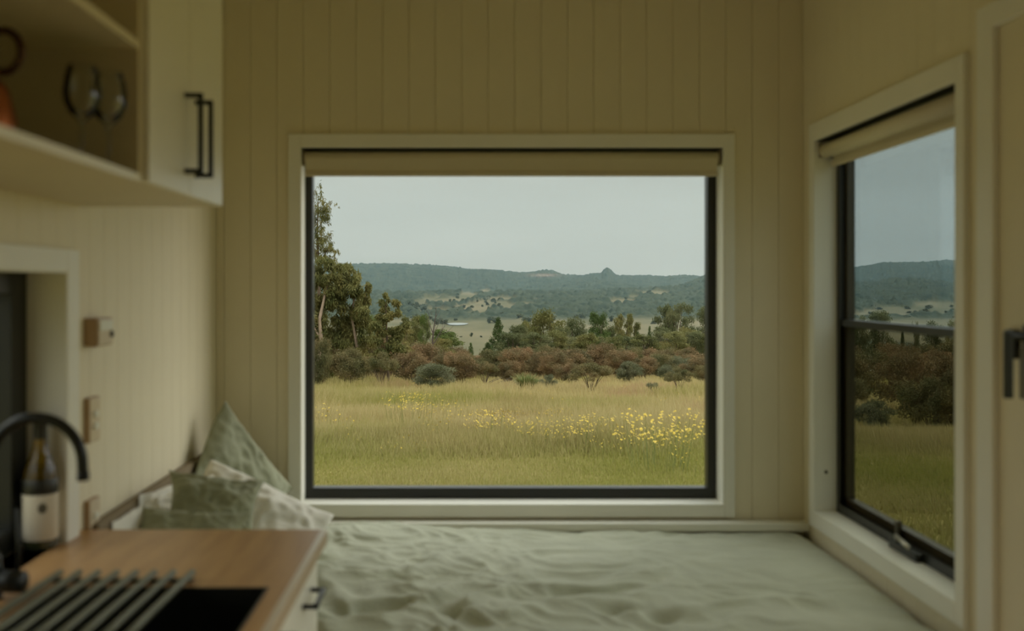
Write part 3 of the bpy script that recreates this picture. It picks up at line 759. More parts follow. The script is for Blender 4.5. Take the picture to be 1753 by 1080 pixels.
def puff_crown(w, h0, h1, n, pr, flat=.75, top=1.0):
    """puffs filling a dome from height h0 to h1, width w"""
    cs, rs = [], []
    for _ in range(n):
        a = rng.random()*2*PI; v = rng.random()
        rad = (w/2-pr*.7)*math.sqrt(rng.random())*math.sqrt(max(.05, 1-(abs(v-.38)/.72)**2*top))
        cs.append((rad*math.cos(a), rad*math.sin(a), h0+(h1-h0-pr)*v+pr*.3)); q = pr*(.7+.6*rng.random()); rs.append((q, q, q*flat))
    return cs, rs
def mk_stems(w, h, n, r0, wob=.12, seed=0):
    segs = []
    for i in range(n):
        a = 2*PI*i/n+rng.random(); e_ = w*.36*(.4+.6*rng.random())
        pts = [(e_*t_**1.4*math.cos(a)+wob*h*.2*rng.normal()*t_, e_*t_**1.4*math.sin(a)+wob*h*.2*rng.normal()*t_, h*t_) for t_ in (0, .25, .5, .75, 1)]
        pts[0] = (.04*math.cos(a), .04*math.sin(a), -.1); segs.append((pts, [r0, r0*.8, r0*.6, r0*.4, r0*.2]))
    return segs
# unit plants (real size set by object scale): shrub 1.0 high x 1.2 wide etc.
SHRUB = []
for k in range(5):
    cs, rs = puff_crown(1.25, .30, 1.0, 26, .17, .7)
    cs2, rs2 = puff_crown(.7, .12, .55, 7, .14, .8)
    SHRUB.append((leaves(cs+cs2, rs+rs2, 11000, .016, .046, -.15, .35), stems_mesh(mk_stems(1.1, .62, 7, .013))))
FAN = []
for k in range(2):
    cs, rs = puff_crown(1.3, .52, 1.0, 26, .14, .6)
    FAN.append((leaves(cs, rs, 8500, .013, .040, -.25, .3), stems_mesh(mk_stems(1.3, .78, 13, .011, .1))))
GUM = []
for k in range(4):
    cs, rs = puff_crown(.66, .30, 1.0, 44, .085, .75)
    cs2, rs2 = puff_crown(.58, .02, .5, 20, .11, .8)
    GUM.append((leaves(cs+cs2, rs+rs2, 15000, .0105, .032, .5, .3), stems_mesh(mk_stems(.45, .85, 4, .018))))
GUMAIRY = []
for k in range(2):
    cs, rs = puff_crown(.85, .60, 1.0, 34, .072, .6)
    cs2, rs2 = puff_crown(.6, .05, .40, 12, .11, .7)
    GUMAIRY.append((leaves(cs+cs2, rs+rs2, 12000, .0105, .030, .5, .3), stems_mesh(mk_stems(.6, .9, 5, .02))))
CYP = []
for k in range(3):
    cs, rs = [], []
    for i in range(34):
        v = i/33.; a = i*2.4; rad = .20*(1-v)**.75*(.75+.35*rng.random()); cs.append((rad*math.cos(a), rad*math.sin(a), .06+.86*v)); q = .085*(1-.62*v); rs.append((q, q, q*1.3))
    CYP.append((leaves(cs, rs, 10000, .010, .026, -.4, .3), stems_mesh([([(0, 0, -.02), (0, 0, .5), (0, 0, .9)], [.018, .01, .003])])))
def plant(kind, meshes, leaf_m, bark_m, x, y, z, h, w=1.0, label='', cat='shrub', group=None, fol='foliage', rz=None):
    fm, sm = meshes
    root = empty(kind, (x, y, z), (0, 0, rng.random()*6.28 if rz is None else rz)); root.scale = (h*w, h*w, h)
    key = (id(fm), leaf_m.name)
    if key not in PCACHE:
        f2 = fm.copy(); f2.materials.clear(); f2.materials.append(leaf_m); PCACHE[key] = f2
    k2 = (id(sm), bark_m.name)
    if k2 not in PCACHE:
        s2 = sm.copy(); s2.materials.clear(); s2.materials.append(bark_m); PCACHE[k2] = s2
    f_ = link(fol, PCACHE[key], None, root); f_['kind'] = 'stuff'
    link('stems', PCACHE[k2], None, root)
    return tag(root, label, cat, group)
PCACHE = {}
def mpos(px, base_py):
    """meadow point seen at photo column px with its foot at row base_py"""
    Y = 2462.0/(base_py-604.0); return (px-CX)/F*Y, Y
def gz(x, y): return float(terrain(x, y))+E
def mshrub(px, base, top, wpx, kind, meshes, leaf_m, label, group=None, bark=BARK):
    x, y = mpos(px, base); h = (base-top)/F*y
    ref = 1.25 if meshes in SHRUB else (1.3 if meshes in FAN else .65)
    w = (wpx/F*y)/(ref*h)
    return plant(kind, meshes, leaf_m, bark, x, y, gz(x, y)-.05, h, w, label, 'shrub', group)
LAND = [(535, 'against the left window frame'), (575, 'under the big bushy left gum'), (625, 'right of the big bushy gum'), (665, 'below the young sapling'), (700, 'between the sapling and the dead tree'), (745, 'below the bare dead tree'),
        (785, 'below the pale farm dam'), (815, 'below the lone valley tree'), (853, 'below the cone-shaped cypress'), (895, 'behind the spiky grass clump'), (932, 'below the broad olive gum'), (985, 'below the grey-green gum'), (1026, 'below the rounded dark green tree'),
        (1070, 'below the open-crowned gum'), (1102, 'below the two slim cypresses'), (1157, 'below the large airy gum'), (1200, 'against the right window frame'), (1260, 'hidden past the right window frame')]
USED = {}
def where(px, base):
    l = min(LAND, key=lambda q: abs(q[0]-px)); d = px-l[0]
    rank = 'rear rank' if base < 650.5 else 'middle rank' if base < 657 else 'front rank'
    return rank+(', slightly left, ' if d < -9 else ', slightly right, ' if d > 9 else ', ')+l[1]
# individual shrubs at the meadow's far edge
mshrub(1012, 680, 617, 96, 'shrub', FAN[0], BROWN, 'wide fan-shaped rusty shrub on bare stems standing forward on the meadow right of centre')
mshrub(1162, 678, 626, 66, 'shrub', FAN[1], BROWN, 'smaller fan-shaped brown shrub on thin stems near the right window edge')
mshrub(938, 673, 640, 34, 'shrub', SHRUB[0], GREYG, 'little grey-green shrub beside the spiky grass clump')
mshrub(1118, 676, 652, 30, 'shrub', SHRUB[1], GREYG, 'low grey-green shrublet at the meadow edge before the right bushes')
mshrub(905, 668, 645, 52, 'shrub', SHRUB[2], BRIGHT, 'low yellow-green bush with the spiky grass clump before it')
mshrub(830, 663, 612, 60, 'shrub', FAN[0], BROWN, 'dark-stemmed shrub with leaning branches left of the spiky clump')
mshrub(742, 672, 622, 88, 'shrub', SHRUB[3], GREYG, 'grey-green shrub with twiggy feet below the dead tree')
mshrub(652, 667, 600, 84, 'shrub', FAN[1], BROWN, 'twiggy olive-brown shrub under the sapling')
mshrub(705, 662, 592, 80, 'shrub', SHRUB[4], RUST, 'rusty shrub between the sapling and the dead tree')
mshrub(790, 664, 600, 78, 'shrub', SHRUB[1], RUST, 'dense reddish shrub in front of the dark cypress')
mshrub(600, 664, 590, 84, 'shrub', SHRUB[2], BROWN, 'brown-green shrub at the foot of the big gum tree')
mshrub(548, 666, 575, 60, 'shrub', SHRUB[0], BROWN, 'brown shrub behind the pale leaning trunk')
G1 = 'rusty shrubs along the far edge of the meadow'
row = [(560, 655, 560, 80, BROWN), (625, 654, 572, 86, BROWN), (668, 652, 566, 80, RUST), (722, 650, 585, 84, RUST), (765, 651, 596, 70, RUST), (845, 651, 596, 74, BROWN), (882, 653, 595, 66, RUST), (925, 652, 596, 76, RUST),
       (952, 655, 602, 70, RUST), (985, 651, 592, 80, RUST), (1025, 650, 588, 88, RUST), (1062, 653, 597, 74, RUST), (1098, 655, 607, 62, RUST), (1128, 653, 603, 70, BROWN), (1160, 652, 602, 60, GREYG),
       (1190, 655, 612, 60, RUST), (1205, 664, 622, 46, BROWN), (1232, 654, 604, 76, RUST), (1280, 655, 600, 84, RUST), (975, 660, 616, 60, RUST), (1080, 661, 619, 58, GREYG), (870, 660, 612, 52, RUST), (1143, 662, 622, 40, GREYG)]
for i, (px, b, t_, w_, m_) in enumerate(row):
    col = {'rusty_shrub_leaves': 'rusty red-brown', 'olive_brown_shrub_leaves': 'olive-brown', 'grey_green_shrub_leaves': 'grey-green'}[m_.name]
    mshrub(px, b, t_, w_, 'shrub', SHRUB[i % 5], m_, col+' shrub, '+where(px, b), G1+' ('+col+')')
for i, px in enumerate(range(640, 1215, 23)):
    m_ = (RUST, BROWN, RUST)[i % 3]; col = 'rusty red-brown' if m_ is RUST else 'olive-brown'
    mshrub(px+rng.uniform(-5, 5), rng.uniform(644, 650), rng.uniform(587, 602), rng.uniform(58, 76), 'shrub', SHRUB[(i+2) % 5], m_, col+' shrub, '+where(px, 648), G1+' ('+col+')')
# shrubs seen through the side window and beyond its edges
for i, (px, b, t_, w_, m_) in enumerate([(1385, 690, 600, 120, RUST), (1440, 730, 640, 110, BROWN), (1500, 745, 678, 84, GREYG), (1552, 716, 600, 120, RUST), (1590, 742, 630, 120, BROWN), (1650, 744, 622, 120, RUST), (1475, 700, 590, 110, BROWN), (1620, 700, 585, 120, RUST), (1700, 740, 600, 130, BROWN), (1780, 735, 590, 130, RUST), (1450, 668, 585, 100, RUST), (1530, 672, 580, 100, RUST), (1610, 670, 575, 120, BROWN), (1690, 670, 580, 110, RUST)]):
    if m_ is GREYG: lab, gp = 'pale grey-green shrub low in the side window', None
    else:
        col = 'rusty red-brown' if m_ is RUST else 'olive-brown'
        lab, gp = col+' rounded shrub in the thicket seen through the side window', 'shrubs beyond the side window ('+col+')'
    mshrub(px, b, t_, w_, 'shrub', SHRUB[i % 5], m_, lab, gp)
for i, (px, b, t_, w_) in enumerate([(490, 665, 575, 90), (430, 668, 580, 100), (350, 664, 570, 100), (250, 668, 570, 120), (120, 670, 560, 130), (1345, 666, 598, 90)]):
    mshrub(px, b, t_, w_, 'shrub', SHRUB[i % 5], BROWN if i % 2 else RUST, ('olive-brown' if i % 2 else 'rusty red-brown')+' rounded shrub in the row outside, beside the big window view', 'shrubs beside the window view (%s)' % ('olive' if i % 2 else 'rust'))
# spiky grass clump
def blades_clump(n, hgt, spread, wdt, name):
    V = []; q = []
    for i in range(n):
        a = rng.random()*6.283; r0 = spread*.15*rng.random(); ln = spread*(.3+.7*rng.random()); hh = hgt*(.6+.4*rng.random())
        cx_, sx_ = math.cos(a), math.sin(a); px_, py2 = -sx_*wdt/2, cx_*wdt/2
        for t_, ww in ((0, 1), (.55, .8)):
            rr = r0+ln*t_**1.6; z = hh*(t_*1.25-.25*t_*t_)
            V += [(rr*cx_-px_*ww, rr*sx_-py2*ww, z), (rr*cx_+px_*ww, rr*sx_+py2*ww, z)]
        V.append(((r0+ln)*cx_, (r0+ln)*sx_, hh))
        b = i*5; q += [(b, b+1, b+3, b+2), (b+2, b+3, b+4)]
    fl = [v for f in q for v in f]
    return np_mesh(name, V, fl, [len(f) for f in q])
x, y = mpos(900, 679)
sg = link('spiky_grass_clump', blades_clump(380, .75, .62, .03, 'clump'), leafmat('spiky_grass', (.09, .12, .03), (.16, .18, .06), (.24, .25, .10)), None, (x, y, gz(x, y)))
tag(sg, 'tall spiky green grass clump in the middle of the far meadow edge', 'grass clump')

# trees
def tree(kind, px, top, Y, wpx, meshes, leaf_m, label, group=None, bark=BARK, cat='tree', zdrop=0):
    x = (px-CX)/F*Y; g_ = gz(x, Y)-zdrop; ztop = E+(CY-top)/F*Y; h = ztop-g_
    ref = {0: .62, 1: .85, 2: .44}[0 if meshes in GUM else 1 if meshes in GUMAIRY else 2]
    return plant(kind, meshes, leaf_m, bark, x, Y, g_, h, (wpx/F*Y)/(ref*h), label, cat, group)
GT = 'gum trees behind the shrubs'
tree('cypress_tree', 853, 538, 74, 46, CYP[0], DARKG, 'dark cone-shaped cypress behind the shrubs near the middle of the view')
tree('cypress_tree', 835, 583, 70, 40, CYP[1], DARKG, 'low dark cypress at the foot of the big cone-shaped one')
tree('cypress_tree', 806, 583, 84, 26, CYP[2], DARKG, 'small dark cypress left of the big cone-shaped one')
tree('round_tree', 1026, 531, 84, 50, GUM[2], DARKG, 'rounded dark green tree standing between the grey-green and open-crowned gums')
tree('cypress_tree', 1112, 553, 88, 24, CYP[2], DARKG, 'taller of the two slim dark cypresses left of the large airy gum')
tree('cypress_tree', 1092, 563, 84, 28, CYP[0], DARKG, 'shorter of the two slim dark cypresses left of the large airy gum')
tree('gum_tree', 886, 552, 92, 48, GUM[0], GUMD, 'dull green gum tree directly right of the dark cypress', GT)
tree('gum_tree', 932, 527, 96, 78, GUM[1], OLIVE, 'broad olive gum tree with a rusty tinge right of the cypress', GT)
tree('gum_tree', 905, 545, 100, 46, GUM[2], OLIVE, 'olive gum tree between the cypress and the broad olive gum', GT)
tree('gum_tree', 985, 541, 104, 46, GUM[3], GUMD, 'grey-green gum tree left of the rounded dark green tree', GT)
tree('gum_tree', 962, 556, 88, 44, GUM[0], GUMD, 'low dull gum tree just right of the broad olive gum', GT)
tree('gum_tree', 1070, 535, 98, 56, GUMAIRY[0], OLIVE, 'open-crowned gum tree right of the rounded dark green tree', GT)
tree('gum_tree', 1045, 556, 90, 40, GUM[1], GUMD, 'small gum filling the gap under the open-crowned gum', GT)
tree('gum_tree', 1157, 514, 92, 84, GUMAIRY[1], GUMD, 'large airy gum tree with a spreading crown near the right frame', GT)
tree('gum_tree', 1138, 557, 80, 54, GUM[2], GUMD, 'dense low gum under the large airy one', GT)
tree('gum_tree', 1178, 560, 84, 60, GUM[3], OLIVE, 'olive gum below the large airy crown on its right side', GT)
tree('gum_tree', 1208, 520, 96, 52, GUM[0], GUMD, 'gum tree cut by the right edge of the picture window', GT)
tree('gum_tree', 1250, 530, 90, 90, GUM[1], OLIVE, 'olive gum hidden just past the right edge of the picture window', GT)
tree('gum_tree', 1010, 575, 76, 44, GUM[3], BRIGHT, 'bright green young tree low behind the rusty shrubs in the middle', GT)
tree('gum_tree', 900, 580, 74, 40, GUM[2], BRIGHT, 'bright green young tree low behind the shrubs right of the cypress', GT)
tree('gum_tree', 868, 582, 76, 50, GUM[0], DARKG, 'dark green young tree low beside the cone-shaped cypress', GT)
tree('gum_tree', 765, 563, 66, 66, GUM[1], BRIGHT, 'yellow-green bush tree right of the dead tree', GT)
tree('gum_tree', 706, 538, 76, 60, GUM[2], OLIVE, 'olive tree between the sapling and the dead tree', GT)
tree('gum_tree', 727, 536, 74, 24, GUM[3], BRIGHT, 'narrow light green tree just left of the dead tree', GT)
tree('gum_tree', 690, 556, 64, 60, GUM[0], OLIVE, 'olive bush tree at the right foot of the sapling', GT)
tree('gum_tree', 755, 578, 60, 50, GUM[3], OLIVE, 'low olive bush at the foot of the dead tree', GT)
for i, px in enumerate(range(872, 1215, 26)):
    tree('gum_tree', px+rng.uniform(-6, 6), rng.uniform(562, 574), rng.uniform(68, 80), rng.uniform(44, 62), GUM[i % 4], (GUMD, OLIVE, GUMD, OLIVE)[i % 4], ('dull green', 'olive', 'dull green', 'olive')[i % 4]+' low understorey gum '+where(px, 0).replace('rear rank, ', ''), 'low young gums behind the shrubs (%s)' % ('dull green', 'olive', 'dull green', 'olive')[i % 4])
# the big gum on the left, sapling and tall thin gum
def biggum():
    Y = 46.; s = Y/F; g_ = gz((575-CX)*s, Y); cs, rs = [], []
    for cx_, cy_, rx, ry in ((548, 478, 26, 26), (580, 470, 26, 20), (605, 485, 26, 24), (622, 510, 18, 26), (570, 510, 34, 28), (600, 540, 30, 26), (548, 540, 28, 30), (625, 550, 16, 26), (580, 575, 36, 26), (540, 590, 24, 26), (615, 590, 26, 24), (560, 450, 18, 12), (520, 500, 30, 40), (500, 560, 34, 40), (470, 520, 30, 40), (575, 620, 34, 24), (530, 630, 30, 24)):
        for _ in range(11):
            p = rng.normal(size=3)*.48
            cs.append(((cx_-575+p[0]*rx)*s, p[1]*1.0, E+(CY-cy_+p[2]*ry)*s-g_)); rs.append((rx*s*.33, rx*s*.4, ry*s*.42))
    root = empty('gum_tree', ((575-CX)*s, Y, g_)); tag(root, 'big bushy olive gum tree filling the left side of the picture window', 'tree')
    f_ = link('foliage', leaves(cs, rs, 70000, .05, .19, .8, .1), OLIVE, root); f_['kind'] = 'stuff'
    tr = [([((553-575)*s, -1.2, -.1), ((551-575)*s, -1.2, 1.0), ((556-575)*s, -1.1, 2.0), ((552-575)*s, -1.0, 2.9), ((560-575)*s, -.5, 4.2), ((570-575)*s, 0, 5.4)], [.12, .10, .085, .075, .05, .02]),
          ([((556-575)*s, -1.1, 2.0), ((545-575)*s, -1.0, 2.5), ((530-575)*s, -.8, 3.6)], [.05, .04, .02]),
          ([(.9, 0, -.1), (1.0, 0, 1.5), (.7, 0, 3.2), (1.0, .2, 4.6)], [.09, .07, .05, .02])]
    link('trunk', stems_mesh(tr, 'trunk', 10), BARKP, root)
biggum()
def thingum():
    Y = 58.; s = Y/F; g_ = gz((545-CX)*s, Y); cs, rs = [], []
    for cx_, cy_, rx, ry in ((546, 334, 8, 14), (543, 352, 12, 14), (552, 362, 12, 14), (560, 352, 5, 5), (545, 372, 14, 12), (558, 378, 9, 10), (540, 392, 10, 12), (553, 400, 13, 12), (543, 415, 12, 12), (560, 418, 11, 12), (553, 435, 16, 10), (572, 434, 5, 8), (566, 425, 6, 8), (538, 430, 10, 14), (562, 446, 16, 8), (575, 430, 4, 3), (530, 360, 7, 20), (528, 400, 8, 22), (568, 346, 2, 2), (576, 352, 2, 3)):
        for _ in range(5):
            p = rng.normal(size=3)*.55
            cs.append(((cx_-545+p[0]*rx)*s, p[1]*.7, E+(CY-cy_+p[2]*ry)*s-g_)); rs.append((rx*s*.55, rx*s*.55, ry*s*.75))
    root = empty('gum_tree', ((545-CX)*s, Y, g_)); tag(root, 'tall thin gum with sparse drooping leaves rising above the big left tree', 'tree')
    f_ = link('foliage', leaves(cs, rs, 4600, .04, .20, .9, .0), OLIVE, root); f_['kind'] = 'stuff'
    zz = lambda py: E+(CY-py)*s-g_
    tr = [([(0, 0, -.1), (.05, 0, zz(520)), (0, 0, zz(450)), ((543-545)*s, 0, zz(400)), (0, 0, zz(345))], [.14, .11, .08, .055, .015]),
          ([(0, 0, zz(455)), ((562-545)*s, 0, zz(425)), ((573-545)*s, 0, zz(430))], [.03, .02, .01]), ([((543-545)*s, 0, zz(395)), ((560-545)*s, 0, zz(362)), ((569-545)*s, 0, zz(346))], [.03, .02, .008])]
    link('trunk', stems_mesh(tr, 'trunk', 8), BARK, root)
thingum()
def sapling():
    Y = 44.; s = Y/F; g_ = gz((665-CX)*s, Y); cs, rs = [], []
    for cx_, cy_, rx, ry in ((660, 508, 8, 9), (656, 524, 12, 10), (672, 522, 10, 12), (680, 538, 9, 12), (665, 540, 18, 12), (655, 560, 22, 14), (680, 565, 18, 14), (666, 585, 26, 16), (650, 605, 24, 14), (685, 605, 22, 14)):
        for _ in range(4):
            p = rng.normal(size=3)*.45
            cs.append(((cx_-665+p[0]*rx)*s, p[1]*.5, E+(CY-cy_+p[2]*ry)*s-g_)); rs.append((rx*s*.5, rx*s*.5, ry*s*.5))
    root = empty('gum_tree', ((665-CX)*s, Y, g_)); tag(root, 'young gum sapling with a pointed light green top right of the big tree', 'tree')
    f_ = link('foliage', leaves(cs, rs, 14000, .045, .15, .6, .2), OLIVE, root); f_['kind'] = 'stuff'
    zz = lambda py: E+(CY-py)*s-g_
    link('trunk', stems_mesh([([(0, 0, -.1), (-.05, 0, zz(600)), (-.1, 0, zz(550)), (-.12, 0, zz(515))], [.06, .05, .035, .01])], 'trunk', 8), BARK, root)
sapling()
tree('gum_tree', 640, 538, 62, 60, GUM[1], BRIGHT, 'bright green tree behind the big gum and the sapling', GT)
tree('gum_tree', 630, 560, 54, 50, GUM[2], GUMD, 'dull green tree in the gap between the big gum and the sapling', GT)
tree('gum_tree', 520, 455, 66, 110, GUM[3], GUMD, 'gum tree behind the left edge of the picture window', GT)
tree('gum_tree', 420, 470, 60, 160, GUM[0], OLIVE, 'olive gum outside, past the left edge of the picture window', GT)
# dead tree
Y = 56.; s = Y/F; x = (740-CX)*s; g_ = gz(x, Y)
zz = lambda py: E+(CY-py)*s-g_
X_ = lambda px: (px-740)*s
segs = [([(0, 0, -.1), (0, 0, zz(590)), (X_(742), 0, zz(565)), (X_(746), .1, zz(540)), (X_(747), .1, zz(522))], [.07, .06, .045, .02, .006]),
        ([(X_(741), 0, zz(570)), (X_(733), .2, zz(550)), (X_(727), .2, zz(536))], [.03, .015, .006]), ([(X_(745), .1, zz(545)), (X_(752), 0, zz(532)), (X_(755), 0, zz(524))], [.015, .01, .005]),
        ([(0, 0, zz(592)), (X_(752), .2, zz(572)), (X_(760), .2, zz(560)), (X_(764), .2, zz(546))], [.04, .02, .012, .005]), ([(X_(752), .2, zz(572)), (X_(766), 0, zz(568)), (X_(776), 0, zz(558))], [.015, .01, .005]),
        ([(X_(742), 0, zz(560)), (X_(750), .1, zz(552)), (X_(754), .1, zz(540))], [.015, .01, .004])]
for k in range(14):
    a_, b_ = rng.integers(-8, 22), rng.integers(540, 585); segs.append(([(X_(740+a_*.4), 0, zz(b_+8)), (X_(740+a_*.9), rng.normal()*.3, zz(b_-6)), (X_(740+a_*1.3+rng.normal()*4), rng.normal()*.3, zz(b_-20))], [.010, .007, .003]))
dt = link('dead_tree', stems_mesh(segs, 'dead', 6), mat('dead_wood', (.10, .075, .06), .9), None, (x, Y, g_)); tag(dt, 'bare dead tree with thin forked branches left of the valley field', 'tree')
# fallen branches at the meadow edge
for (px, py, ln, lab) in ((850, 664, 60, 'fallen grey branch lying in the grass under the shrubs'),):
    x, y = mpos(px, py); g_ = gz(x, y); sg_ = []
    for k in range(9):
        a = (k-4)*.16; sg_.append(([(-.6+.1*k, 0, .03), (-.3+.18*k, .1, .22+.05*math.sin(k*2)), (.05+.2*k, .15, .40+.12*math.sin(k*3))], [.022, .016, .006]))
    tag(link('fallen_branch', stems_mesh(sg_, 'fallen', 6), mat('dead_wood', (.10, .075, .06), .9), None, (x, y, g_)), lab, 'branch')
# side window: trees at the valley edge
for i, (px, top, Y, w_, ms, m_, lab) in enumerate([(1508, 528, 92, 48, GUM[0], GUMD, 'rounded gum rising over the transom in the side window'), (1470, 540, 96, 44, GUM[1], GUMD, 'gum at the left edge of the side window view'),
      (1545, 548, 100, 16, CYP[0], DARKG, 'tiny pointed cypress above the transom in the side window'), (1567, 548, 100, 20, GUM[2], GUMD, 'small round tree right of the tiny cypress in the side window'), (1600, 549, 96, 44, GUM[3], GUMD, 'low wide tree along the transom in the side window'),
      (1636, 543, 92, 40, GUM[0], OLIVE, 'tree at the right end of the transom in the side window'), (1400, 530, 90, 80, GUM[2], GUMD, 'gum hidden between the picture window and the side window'), (1330, 535, 88, 80, GUM[1], OLIVE, 'olive gum hidden behind the corner of the cabin'), (1700, 535, 90, 80, GUM[3], OLIVE, 'olive gum past the right edge of the side window'), (1790, 530, 90, 90, GUM[0], GUMD, 'dull gum farther past the right edge of the side window')]):
    tree('gum_tree' if ms not in CYP else 'cypress_tree', px, top, Y, w_, ms, m_, lab, 'trees beyond the side window')
# trees seen through the kitchen window on the left
for i, (x, y, h, w_) in enumerate([(-15, 26, 7, 1.1), (-19, 31, 8, 1.0), (-12.5, 24, 5.5, 1.1), (-24, 34, 9, 1), (-18, 22, 6, 1.2)]):
    plant('gum_tree', GUM[i % 4], OLIVE if i % 2 else GUMD, BARK, x, y, gz(x, y), h, w_, ('olive' if i % 2 else 'dull green')+' gum tree outside the kitchen window', 'tree', 'trees outside the kitchen window (%s)' % ('olive' if i % 2 else 'dull green'))
# distant trees on the valley floor and hillside
FT = []
for k in range(3):
    cs, rs = puff_crown(.95, .15, 1.0, 12, .22, .8); FT.append(leaves(cs, rs, 420, .10, .14, 0, .7))
    FT[-1].materials.append(FAR)
def valley_tree(px, py, hpx, wpx, label, group):
    x, y, z = valley_pt(px, py); o = link('distant_tree', FT[rng.integers(3)], None, None, (x, y, z+E-.5)); o.rotation_euler = (0, 0, rng.random()*6)
    o.scale = (wpx/F*y/.95, wpx/F*y/.95, hpx/F*y); return tag(o, label, 'tree', group)
valley_tree(807, 576, 9, 6, 'lone round tree standing in the tan valley field', None)
valley_tree(789, 577, 3, 5, 'tiny bush left of the lone tree in the valley field', None)
valley_tree(824, 577, 4, 5, 'tiny bush right of the lone tree in the valley field', None)
valley_tree(780, 549, 6, 8, 'small tree just above the pale farm dam', None)
LN = 'dark trees dotted over the far valley and hillside fields'
for i in range(150):
    if i < 34: px, py, hp, wp = rng.uniform(690, 770), rng.uniform(524, 556), rng.uniform(6, 12), rng.uniform(7, 15)
    elif i < 84: px, py, hp, wp = rng.uniform(770, 860), rng.uniform(506, 545), rng.uniform(4, 8), rng.uniform(4, 9)
    elif i < 104: px, py, hp, wp = rng.uniform(820, 1210), rng.uniform(546, 556), rng.uniform(9, 14), rng.uniform(9, 16)
    elif i < 125: px, py, hp, wp = rng.uniform(1040, 1160), rng.uniform(500, 530), rng.uniform(3, 6), rng.uniform(4, 8)
    else: px, py, hp, wp = rng.uniform(1440, 1680), rng.uniform(522, 548), rng.uniform(5, 9), rng.uniform(6, 12)
    valley_tree(px, py, hp, wp, ('dark distant tree in the loose wood at the hillside foot left of the dam', 'dark distant tree dotted on the far hillside fields left of centre', 'dark distant tree along the far edge of the valley floor', 'dark distant tree on the far hillside fields right of the knob', 'dark distant tree on the far field in the side window')[0 if i < 34 else 1 if i < 84 else 2 if i < 104 else 3 if i < 125 else 4], LN)

# ------------------------------------------------------------------ grass
def grass(name, n, ysamp, hfun, label, wid):
    Y = ysamp(n); u = np.where(rng.random(n) < .68, rng.uniform(-.20, .28, n), rng.uniform(-.55, .62, n))
    side = rng.random(n) < .14; u = np.where(side, rng.uniform(.34, .56, n), u); X = u*Y
    keep = (Y > YB+3) ; X = X[keep]; Y = Y[keep]; n = len(X)
    tall = smooth(13.0, 16.5, Y+vnoise(X*.35, Y*.35, 51, 2)*1.8)
    pt = vnoise(X*.25, Y*.16, 61, 3); fine = rng.random(n)
    hh = hfun(tall, X, Y)*(.55+.75*rng.random(n)); wv = wid*(1+Y/26.)
    a = rng.random(n)*6.283; ln = hh*(.15+.35*rng.random(n)); cx_, sx_ = np.cos(a), np.sin(a)
    Z = terrain(X, Y)+E-.02
    dx, dy = -sx_*wv/2, cx_*wv/2
    # keep the blade's flat side roughly towards the house so it reads
    dx = np.abs(dx)*.6+wv*.25; 
    V = np.empty((n, 5, 3))
    for k, (t_, ww) in enumerate(((0, 1), (.55, .75))):
        bx = X+ln*t_**2*cx_; by = Y+ln*t_**2*sx_; bz = Z+hh*t_
        V[:, 2*k] = np.stack([bx-dx*ww, by-dy*ww, bz], 1); V[:, 2*k+1] = np.stack([bx+dx*ww, by+dy*ww, bz], 1)
    V[:, 4] = np.stack([X+ln*cx_, Y+ln*sx_, Z+hh], 1)
    b = np.arange(n)*5
    q = np.stack([b, b+1, b+3, b+2, b+2, b+3, b+4], 1).ravel(); cnt = np.tile([4, 3], n)
    g = np.clip(.62-.55*tall+pt*.75+(fine-.5)*.6, 0, 1)
    pk = smooth(.0, .7, vnoise(X*.5+9, Y*.3, 71, 3)+ (fine-.5)*.6)*tall
    me = np_mesh(name, V.reshape(-1, 3), q, cnt, {'green': np.repeat(g, 5), 'pinkish': np.repeat(pk, 5), 'tip': np.tile([0, 0, .55, .55, 1], n)})
    return tag(link(name, me, GRASSM), label, 'grass', None, 'stuff')
def grassmat():
    m = bpy.data.materials.new('meadow_grass'); m.use_nodes = True; t = m.node_tree; b = t.nodes['Principled BSDF']
    b.inputs['Roughness'].default_value = .8; b.inputs['Specular IOR Level'].default_value = .15
    def A(n_): q = t.nodes.new('ShaderNodeAttribute'); q.attribute_name = n_; return q.outputs['Fac']
    def mix(f, a, bb):
        q = t.nodes.new('ShaderNodeMix'); q.data_type = 'RGBA'; t.links.new(f, q.inputs['Factor'])
        for k, v in (('A', a), ('B', bb)):
            if isinstance(v, tuple): q.inputs[k].default_value = (*v, 1)
            else: t.links.new(v, q.inputs[k])
        return q.outputs['Result']
    dry = mix(A('pinkish'), (.45, .37, .18), (.42, .30, .17))
    c = mix(A('green'), dry, (.26, .26, .065))
    t.links.new(c, b.inputs['Base Color'])
    tl = t.nodes.new('ShaderNodeBsdfTranslucent'); mx = t.nodes.new('ShaderNodeMixShader'); mx.inputs[0].default_value = .3
    t.links.new(c, tl.inputs[0]); o = t.nodes['Material Output']
    t.links.new(b.outputs[0], mx.inputs[1]); t.links.new(tl.outputs[0], mx.inputs[2]); t.links.new(mx.outputs[0], o.inputs[0]); return m
GRASSM = grassmat()
def ysamp(n):
    v = rng.random(n); return np.where(rng.random(n) < .45, 6.6+v*10.5, 9.2*(62/9.2)**v)
grass('grass', 300000, ysamp, lambda tall, X, Y: .075+.02*vnoise(X, Y, 5, 2)+tall*(.23+.17*vnoise(X*.5, Y*.35, 81, 3)), 'dry golden grass and short green grass covering the meadow', .009)

